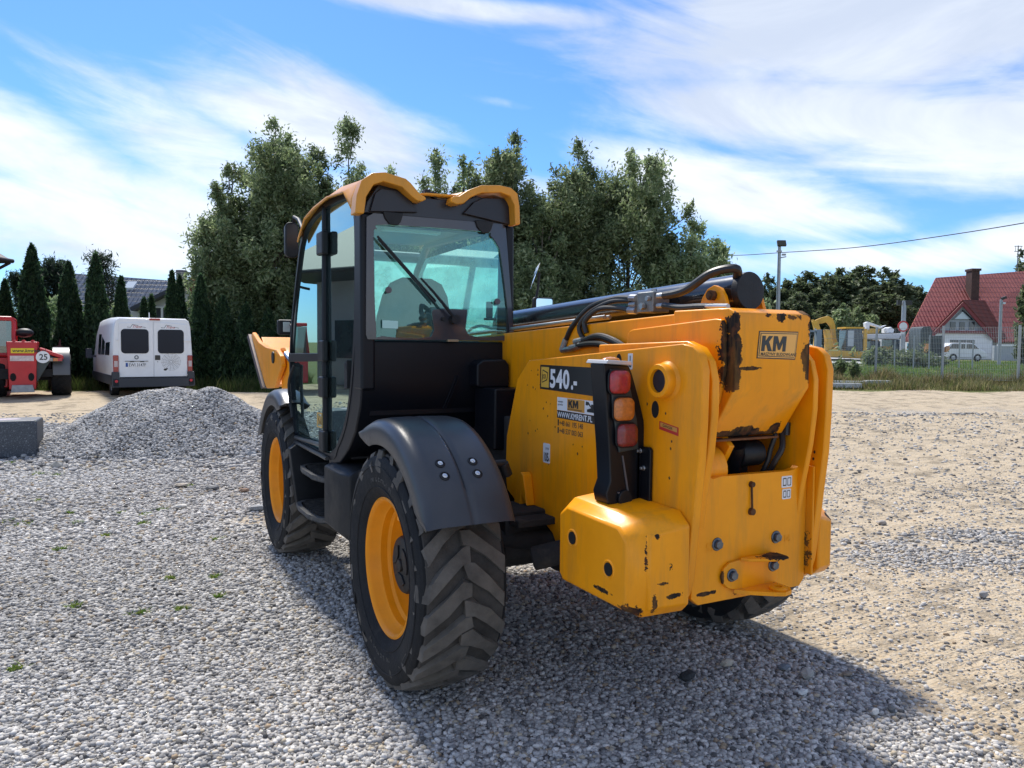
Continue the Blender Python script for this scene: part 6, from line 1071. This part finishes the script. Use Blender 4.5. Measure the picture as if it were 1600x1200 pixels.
MB().box(xx(17.5), -.512, zz(564.5), xx(53.5), -.50, zz(556.5)).build('reflector_strip', mat('strip_white', (.62, .52, .5), .5, 0, .25, 12), rt)
sgn = MB().lathe([(0, -.02), (.165, -.02), (.165, .0), (0, .0)], (xx(67.5), -.55, zz(558.5)), 'y', 28).build('speed_disc', whitem, rt); text('speed_number', '25', .16, (xx(61.8), -.572, zz(562.5)), (1, 0, 0), UP, dblack, sgn, .02, 0, .9)
MB().prism([(xx(56), zz(552)), (xx(100), zz(562)), (xx(99), zz(567)), (xx(78), zz(566)), (xx(56), zz(600))], 'y', -.3, 1.6).build('engine_cover', mat('cover_dark', (.04, .06, .065), .4, 0, .2, 6), rt, .02)
MB().prism([(xx(62), zz(544)), (xx(99), zz(556)), (xx(100), zz(562)), (xx(62), zz(550))], 'y', -.35, 1.6).build('cover_top', redp, rt, .02)
for px, c in ((79, 'lens_grey'), (87, 'lens_orange'), (94, 'lens_red')): MB().box(xx(px)-.055, -.36, zz(565), xx(px)+.055, -.30, zz(560)).build('tail_lamp', mat(c, (.35, .33, .30) if c == 'lens_grey' else (.5, .1, .05), .2), rt, .005)
def simple_wheel(par, x, y, z, r, w, rim_c=None, nm='wheel', lugs=True):
    wl = bpy.data.objects.new(nm, None); COL.objects.link(wl); wl.parent = par; wl.location = (x, y, z); t = MB().lathe([(r*.55, -w*.42), (r*.8, -w*.5), (r*.93, -w*.5), (r*.965, -w*.38), (r*.965, w*.38), (r*.93, w*.5), (r*.8, w*.5), (r*.55, w*.42)], (0, 0, 0), 'x', 36, True)
    if lugs: v, f = lug_ring(r, w, 18, .03 if r > .45 else .01); t.add(v, f)
    t.build('tyre', rubber, wl); MB().lathe([(0, -w*.30), (r*.3, -w*.30), (r*.5, -w*.36), (r*.57, -w*.42), (r*.57, w*.42), (r*.3, w*.3), (0, w*.3)], (0, 0, 0), 'x', 24).build('rim', rim_c or rimy, wl); return wl
simple_wheel(rt, xx(95.5), .6, .60, .62, .48, redp); simple_wheel(rt, xx(95.5)-.1, 3.3, .60, .62, .48, redp); simple_wheel(rt, xx(-8), .6, .60, .62, .48, redp); simple_wheel(rt, xx(-8), 3.3, .60, .62, .48, redp)
MB().loft([[(xx(82), y_, z_) for y_, z_ in pp] if i == 0 else [(xx(110), y_, z_) for y_, z_ in pp] for i, pp in enumerate([[(.6+.78*cos(R(a)), .60+.78*sin(R(a))) for a in range(30, 181, 10)]+[(.6+.74*cos(R(a)), .60+.74*sin(R(a))) for a in range(180, 29, -10)]]*2)]).build('mudguard', mat('mudguard_grey', (.10, .105, .115), .4), rt, .01)
for px in (89, 99):
    for pz in (572, 574): MB().box(xx(px)-.03, -.06, zz(pz+1), xx(px)+.03, .1, zz(pz-1)).build('guard_bolt', boltm, rt)
MB().box(xx(-30), .3, .45, xx(80), .9, .75).box(xx(-20), -.1, .5, xx(15), 1.2, .78).box(xx(56), -.1, .55, xx(82), 1.0, .78).box(xx(20), .2, .2, xx(28), .6, .5).box(xx(44), .2, .2, xx(52), .6, .5).build('axle', inner, rt, .02)
MB().prism([(xx(-40), zz(560)), (xx(14), zz(560)), (xx(12), zz(606)), (xx(-40), zz(606))], 'y', .1, 3.4).build('body', redp, rt, .03)
for p0 in (xx(21), ): pass
cbx = MB().tube([(xx(21), .3, zz(560)), (xx(22), .3, zz(505)), (xx(18), .3, zz(499)), (xx(-40), .3, zz(499))], .06, 8).tube([(xx(20), .3, zz(556)), (xx(-40), .3, zz(556))], .07, 8).tube([(xx(21), .3, zz(500)), (xx(20), 1.9, zz(500)), (xx(20), 2.2, zz(560))], .05, 8).box(xx(-40), .25, zz(501.5), xx(20), 2.0, zz(498)).build('cab_frame', redp, rt); MB().prism([(xx(-40), zz(555)), (xx(20), zz(555)), (xx(20), zz(503)), (xx(-40), zz(503))], 'y', .28, .30).build('cab_window', glassmat('teal_glass', (.25, .42, .42), .12, 0, .1), cbx, smooth=False); MB().prism([(-.3, zz(555)), (2., zz(555)), (1.8, zz(503)), (-.3+.6, zz(503))], 'x', xx(-39), xx(-38)).build('far_side', redp, cbx)
MB().cyl((xx(20), .6, zz(560)), (xx(20), .6, zz(520)), .02, 6).ell((xx(38), .4, zz(521)), (.23, .2, .13)).tube([(xx(21), .4, zz(530)), (xx(30), .4, zz(520))], .02, 5).build('spare_lamp', black, rt)
MB().prism([(xx(78), zz(550)), (xx(100), zz(556)), (xx(102), zz(545)), (xx(97), zz(541)), (xx(97), zz(530)), (xx(94), zz(530)), (xx(92), zz(541)), (xx(86), zz(543))], 'y', 4.6, 4.9).build('carriage', mat('dark_red', (.08, .015, .015), .6), rt, .01)
# ================================================================ WHITE VAN
D = 22.0; c0 = 243; z0 = gzp(c0, D)-.03; vn = frame('van', c0-3, D-.3, z0, 'white minibus van parked with its two rear doors facing the lot', 'van', rot=R(35)); zz = lambda py: Zp(c0, py, D)-z0
vw = whitem
def vsec(y, w, z1, z0_=.34): return [(-w*.93, y, z0_), (w*.93, y, z0_), (w, y, z0_+.12), (w*1.0, y, 1.1), (w*.955, y, z1-.24), (w*.915, y, z1-.07), (w*.83, y, z1), (-w*.83, y, z1), (-w*.915, y, z1-.07), (-w*.955, y, z1-.24), (-w*1.0, y, 1.1), (-w, y, z0_+.12)]
Ht = zz(498)
van = MB().loft([vsec(0, 1.045, Ht-.02), vsec(.12, 1.07, Ht+.01), vsec(1.5, 1.07, Ht+.03), vsec(3.3, 1.06, Ht), vsec(4.1, 1.04, Ht-.25), vsec(4.55, 1.02, 1.35), vsec(5.3, .98, 1.05), vsec(5.45, .9, .8)]).build('body', vw, vn, .03, 2, ang=50)
for s, nm in ((-1, 'left'), (1, 'right')):
    a, b_ = (-.89, -.012) if s < 0 else (.012, .89)
    k = [(a, .56), (b_, .56), (b_, Ht-.10), (a, Ht-.16)] if s < 0 else [(a, .56), (b_, .56), (b_, Ht-.16), (a, Ht-.10)]
    dd_ = MB().prism(k, 'y', -.022, .0).build('rear_door', vw, vn, .008)
    gw = rrect(-.84, 1.24, -.13, 1.93, .10) if s < 0 else rrect(.11, 1.24, .81, 1.93, .10)
    MB().prism(gw, 'y', -.034, -.021).build('door_window', mat('van_glass', (.006, .010, .022), .15, 0, .1, 2, spec=.25), dd_)
    cx_ = -.44 if s < 0 else .44
    text('roof_mark', 'Trans', .075, (cx_-.12, -.0225, 1.965), (1, 0, 0), (.3, 0, 1), mat('mark_red', (.4, .03, .03), .5), dd_, .01, .2, 1.)
    MB().tube([(cx_-.24, -.024, 1.985), (cx_-.15, -.024, 1.975), (cx_-.1, -.024, 2.06), (cx_-.03, -.024, 2.045), (cx_+.05, -.024, 2.03)], .006, 4).tube([(cx_+.1, -.024, 2.0), (cx_+.24, -.024, 1.98)], .005, 4).build('horse_line', dblack, dd_)
    for z in (1.62, .62): MB().box(s*.86-.05, -.035, z-.02, s*.98+.02, -.0, z+.02).build('door_hinge', vw, dd_, .008)
    MB().box(-1.045 if s < 0 else .905, -.03, .70, -.905 if s < 0 else 1.045, .05, 1.19).build('tail_lamp', mat('van_lamp', (.30, .01, .012), .15, coat=1), vn, .02); MB().box(s*.975-.045, -.036, .86, s*.975+.045, -.028, 1.03).build('lamp_clear', mat('lamp_clear', (.5, .42, .42), .3), vn)
ld = None
MB().box(-1.08, -.10, .28, 1.08, .06, .54).prism([(-1.10, .30), (-.90, .30), (-.90, .72), (-1.08, .72)], 'y', -.10, .08).prism([(1.10, .30), (.90, .30), (.90, .72), (1.08, .72)], 'y', -.10, .08).build('bumper', mat('bumper_black', (.03, .035, .045), .5), vn, .02)
MB().box(-.88, -.045, .545, .88, -.022, .575).build('door_trim', black, vn)
for s in (-1, 1): MB().cyl((s*.98, -.12, .46), (s*.98, -.09, .46), .04, 12).build('fog_lamp', mat('fog_red', (.6, .02, .04), .3), vn)
pl = MB().box(-.73, -.034, .86, -.20, -.022, .975).build('number_plate', whitem, vn, .004); MB().box(-.73, -.036, .862, -.675, -.034, .973).build('plate_band', mat('band_blue', (.01, .07, .30), .4), pl); text('plate_number', 'EWI 3147F', .085, (-.655, -.0345, .875), (1, 0, 0), UP, dblack, pl, .01, 0, .83)
MB().tube([(-.75, -.035, 1.02), (-.15, -.035, 1.02)], .008, 5).box(-.62, -.05, 1.0, -.52, -.022, 1.025).box(-.36, -.05, 1.0, -.26, -.022, 1.025).build('plate_lamp', black, vn)
em = MB().lathe([(.035, -.012), (.055, -.012), (.06, 0), (.03, 0)], (-.45, -.024, 1.13), 'y', 20, True).build('emblem', mat('chrome_dark', (.15, .17, .19), .3, .8), vn)
MB().prism(rrect(.03, 1.05, .17, 1.19, .01), 'y', -.03, -.02).cyl((.10, -.034, 1.0), (.10, -.02, 1.0), .012, 8).build('door_handle', dblack, vn)
wb = MB(); wc = (.46, 1.0)
for k in range(14):
    a = 2*pi*k/14+.1; wb.tube([(wc[0]+.03*cos(a), -.0235, wc[1]+.03*sin(a)), (wc[0]+.27*cos(a), -.0235, wc[1]+.25*sin(a))], .0028, 3)
for q in range(1, 7):
    rr = q*.042; pts = [(wc[0]+rr*cos(2*pi*k/14+.1)*(1 if k % 2 == 0 else 1), -.0235, wc[1]+rr*sin(2*pi*k/14+.1)) for k in range(14)]; wb.tube(pts, .0026, 3, True)
wb.build('web_drawing', mat('ink_grey', (.12, .12, .12), .6), vn); MB().prism(circ(.30, .775, .045, 14, .032), 'y', -.026, -.022).prism(circ(.345, .80, .02, 10), 'y', -.026, -.022).build('spider_drawing', dblack, vn)
for (y_a, y_b) in ((.55, 1.45), (1.62, 2.3), (2.45, 3.1)):
    MB().add([(-1.07-.004, y_a, 1.18), (-1.07-.004, y_b, 1.18), (-1.028, y_b, 1.80), (-1.028, y_a, 1.80)], [(0, 1, 2, 3)]).build('side_window', MT['van_glass'], vn, smooth=False)
MB().box(-1.085, .15, .35, -1.05, 4.6, .62).build('side_sill', mat('bumper_black', (.03, .035, .045)), vn, .01)
for x_, y_ in ((-.90, .95), (.90, .95), (-.90, 3.95), (.90, 3.95)): simple_wheel(vn, x_, y_, .33, .33, .2, galv, lugs=False)
MB().box(-.1, -.03, Ht-.06, .18, .06, Ht+.0).build('brake_lamp', mat('brake_red', (.35, .05, .04), .3), vn, .01); MB().cyl((-.02, .5, Ht), (-.02, .5, Ht+.18), .012, 6).build('aerial', whitem, vn)
MB().box(-1.34, 3.75, 1.05, -1.16, 3.83, 1.36).box(-1.2, 3.78, 1.08, -1.04, 3.8, 1.14).build('mirror', mat('mirror_blue', (.015, .025, .05), .3), vn, .03)
# ================================================================ YARD MACHINES BEYOND THE FENCE
yy = mat('yard_yellow', (.62, .36, .05), .5, 0, .15, 2, 0, 1, 0, ((.25, .18, .08), .6, 1.5))
D = 58; c0 = 1325; z0 = gzp(c0, D); ek = frame('excavator', c0, D, z0, 'yellow crawler excavator with curved raised arm, parked behind the fence', 'excavator', 'yellow machines in the far yard'); xx = lambda px: K(px, D, c0); zz = lambda py: Zp(c0, py, D)-z0
MB().prism([(xx(p), zz(q)) for p, q in ((1266, 503), (1280, 497), (1291, 494), (1298, 498), (1302, 508), (1304, 525), (1309, 546), (1301, 546), (1298, 528), (1295, 511), (1289, 504), (1280, 506), (1268, 508))], 'y', -.12, .10).build('boom', yy, ek, .03)
MB().prism([(xx(p), zz(q)) for p, q in ((1266, 500), (1274, 503), (1280, 520), (1278, 540), (1270, 544), (1272, 520))], 'y', -.3, .2).prism([(xx(p), zz(q)) for p, q in ((1282, 515), (1288, 516), (1292, 530), (1296, 545), (1285, 548), (1284, 530))], 'y', -.8, -.2).build('stick', yy, ek, .04)
MB().prism([(xx(p), zz(q)) for p, q in ((1286, 548), (1342, 549), (1344, 556), (1338, 560), (1286, 558))], 'y', -1.3, 1.4).build('body', yy, ek, .06)
kc = MB().prism([(xx(p), zz(q)) for p, q in ((1311, 548), (1312, 516), (1316, 514), (1334, 514), (1336, 518), (1337, 548))], 'y', -1.1, .3).build('cab', mat('cab_darkblue', (.03, .05, .07), .2, 0, .3, 2, coat=.5), ek, .05); MB().box(xx(1309), -1.15, zz(514), xx(1338), .35, zz(511.5)).box(xx(1337), -1.18, zz(548), xx(1342), -1.0, zz(514)).build('cab_roof', yy, kc); MB().box(xx(1313), -1.14, zz(541), xx(1322), -1.1, zz(517)).build('cab_window', mat('pale_pane', (.4, .45, .47), .2), kc)
tkm = mat('track_dark', (.05, .045, .045), .7, .3, .3, 3)
for y_ in (-1.5, 1.1): MB().prism([(xx(1284), zz(561)), (xx(1281), zz(566)), (xx(1284), zz(571)), (xx(1345), zz(571)), (xx(1348), zz(566)), (xx(1345), zz(561))], 'y', y_, y_+.5).build('track', tkm, ek, .1)
MB().box(xx(1328), -1.75, 0, xx(1329.5), -1.7, zz(552)).box(xx(1337), -1.75, 0, xx(1338.5), -1.7, zz(552)).box(xx(1328), -1.75, zz(560), xx(1338), -1.7, zz(559)).box(xx(1328), -1.75, zz(565), xx(1338), -1.7, zz(564)).build('ladder', yy, ek)
D = 60; c0 = 1370; z0 = gzp(c0, D); e2 = frame('wheel_loader', c0, D, z0, 'yellow loader carrying a raised white bucket, left of the round sign', 'loader', 'yellow machines in the far yard'); zz = lambda py: Zp(c0, py, D)-z0
MB().prism([(xx(p), zz(q)) for p, q in ((1341, 523), (1395, 521), (1391, 530), (1341, 530))], 'y', -1.2, .8).build('bucket', mat('bucket_white', (.62, .63, .66), .6, 0, .1, 2), e2, .05)
MB().prism([(xx(p), zz(q)) for p, q in ((1349, 520), (1347, 505), (1351, 503), (1372, 510), (1380, 508), (1372, 513), (1354, 508), (1353, 519))], 'y', -.3, .1).prism([(xx(p), zz(q)) for p, q in ((1378, 514), (1384, 511), (1389, 515), (1388, 520), (1378, 520))], 'y', -.6, .3).build('linkage', whitem, e2, .02)
MB().prism([(xx(p), zz(q)) for p, q in ((1346, 520), (1356, 513), (1368, 515), (1366, 522), (1346, 522))], 'y', -.5, .5).prism([(xx(p), zz(q)) for p, q in ((1372, 541), (1385, 541), (1385, 549), (1372, 549))], 'y', -.8, .5).prism([(xx(p), zz(q)) for p, q in ((1362, 531), (1369, 531), (1376, 558), (1368, 558))], 'y', -.3, .3).build('body', yy, e2, .04); MB().box(xx(1350), -.9, zz(558), xx(1366), .9, zz(533)).box(xx(1384), -.9, zz(562), xx(1396), .9, zz(530)).build('cab', MT['cab_darkblue'], e2, .05)
for p in (1352, 1386): simple_wheel(e2, xx(p), -.9, .5, .5, .4, yy, lugs=False).rotation_euler = (0, 0, pi/2)
D = 56; c0 = 1448; z0 = gzp(c0, D); e3 = frame('trailer_hut', c0, D, z0, 'dark green trailer hut with orange machine part beside the white estate car', 'hut'); zz = lambda py: Zp(c0, py, D)-z0
MB().prism([(xx(p), zz(q)) for p, q in ((1431, 556), (1431, 516), (1434, 511), (1446, 510), (1449, 518), (1449, 556))], 'y', -.5, 1.2).prism([(xx(p), zz(q)) for p, q in ((1450, 556), (1450, 525), (1469, 524), (1470, 556))], 'y', -.4, 1.5).build('body', mat('hut_dark', (.035, .05, .05), .5, 0, .3, 1), e3, .05); MB().prism([(xx(p), zz(q)) for p, q in ((1434, 548), (1436, 537), (1440, 537), (1439, 547), (1436, 552))], 'y', -.9, -.55).prism([(xx(p), zz(q)) for p, q in ((1466, 544), (1471, 540), (1472, 546), (1467, 550))], 'y', -.9, -.5).build('orange_part', mat('orange_part', (.6, .28, .10), .5), e3)
for p, d, t_, lb in ((1427, 40, 524, 'left'), (1451, 40, 523, 'second'), (1397, 42, 531, 'third'), (1519, 40, 532, 'fourth'), (1498, 40, 532, 'fifth')):
    o, zl = post_root('fence_post', p, d, {'left': 'grey post between the round sign and the dark hut', 'second': 'grey post in front of the dark hut', 'third': 'grey post just left of the round sign', 'fourth': 'thin post in front of the white house wall, right one', 'fifth': 'thin post in front of the white house wall, left one'}[lb], 'post', 'thin grey posts behind the mesh fence'); MB().cyl((0, 0, 0), (0, 0, zl(t_)), .036, 8).build('pole', galv, o)
# estate car
D = 62; c0 = 1498; z0 = gzp(c0, D); cr_ = frame('parked_car', c0, D, z0, 'white estate car parked in front of the red roofed house', 'car', rot=R(0)); L_ = (1532-1466)/FPX*D/2
pr = [(-L_, .35), (-L_-.02, .75), (-L_+.12, .98), (-L_+.45, 1.42), (-L_+.8, 1.50), (.35, 1.50), (.75, 1.40), (1.25, .98), (L_-.25, .86), (L_, .70), (L_, .35), (L_-.5, .28), (-L_+.5, .28)]
MB().prism(pr, 'y', -.85, .85).build('body', whitem, cr_, .08, 3)
for a, b_, c_, e in ((-L_+.62, -L_+1.25, -L_+.40, -L_+1.25), (-L_+1.35, -.05, -L_+1.35, -.05), (.05, .62, .05, 1.05)): MB().prism([(a, 1.40), (b_, 1.40), (e, 1.02), (c_, 1.02)], 'y', -.865, -.84).build('window', dglass, cr_)
for x_ in (-L_+.75, L_-.75):
    simple_wheel(cr_, x_, -.78, .31, .31, .2, galv, lugs=False).rotation_euler = (0, 0, pi/2)
# low wall right of the house front, dark yard clutter
wl_, zl = post_root('garden_wall', 1585, 66, 'low grey wall with pale panel right of the white house front', 'wall'); MB().box(K(1552, 66, 1585), 0, 0, K(1680, 66, 1585), .3, zl(540)).build('wall_body', plg, wl_); MB().box(K(1556, 66, 1585), -.05, zl(541), K(1600, 66, 1585), 0, zl(538)).build('coping', whitem, wl_)
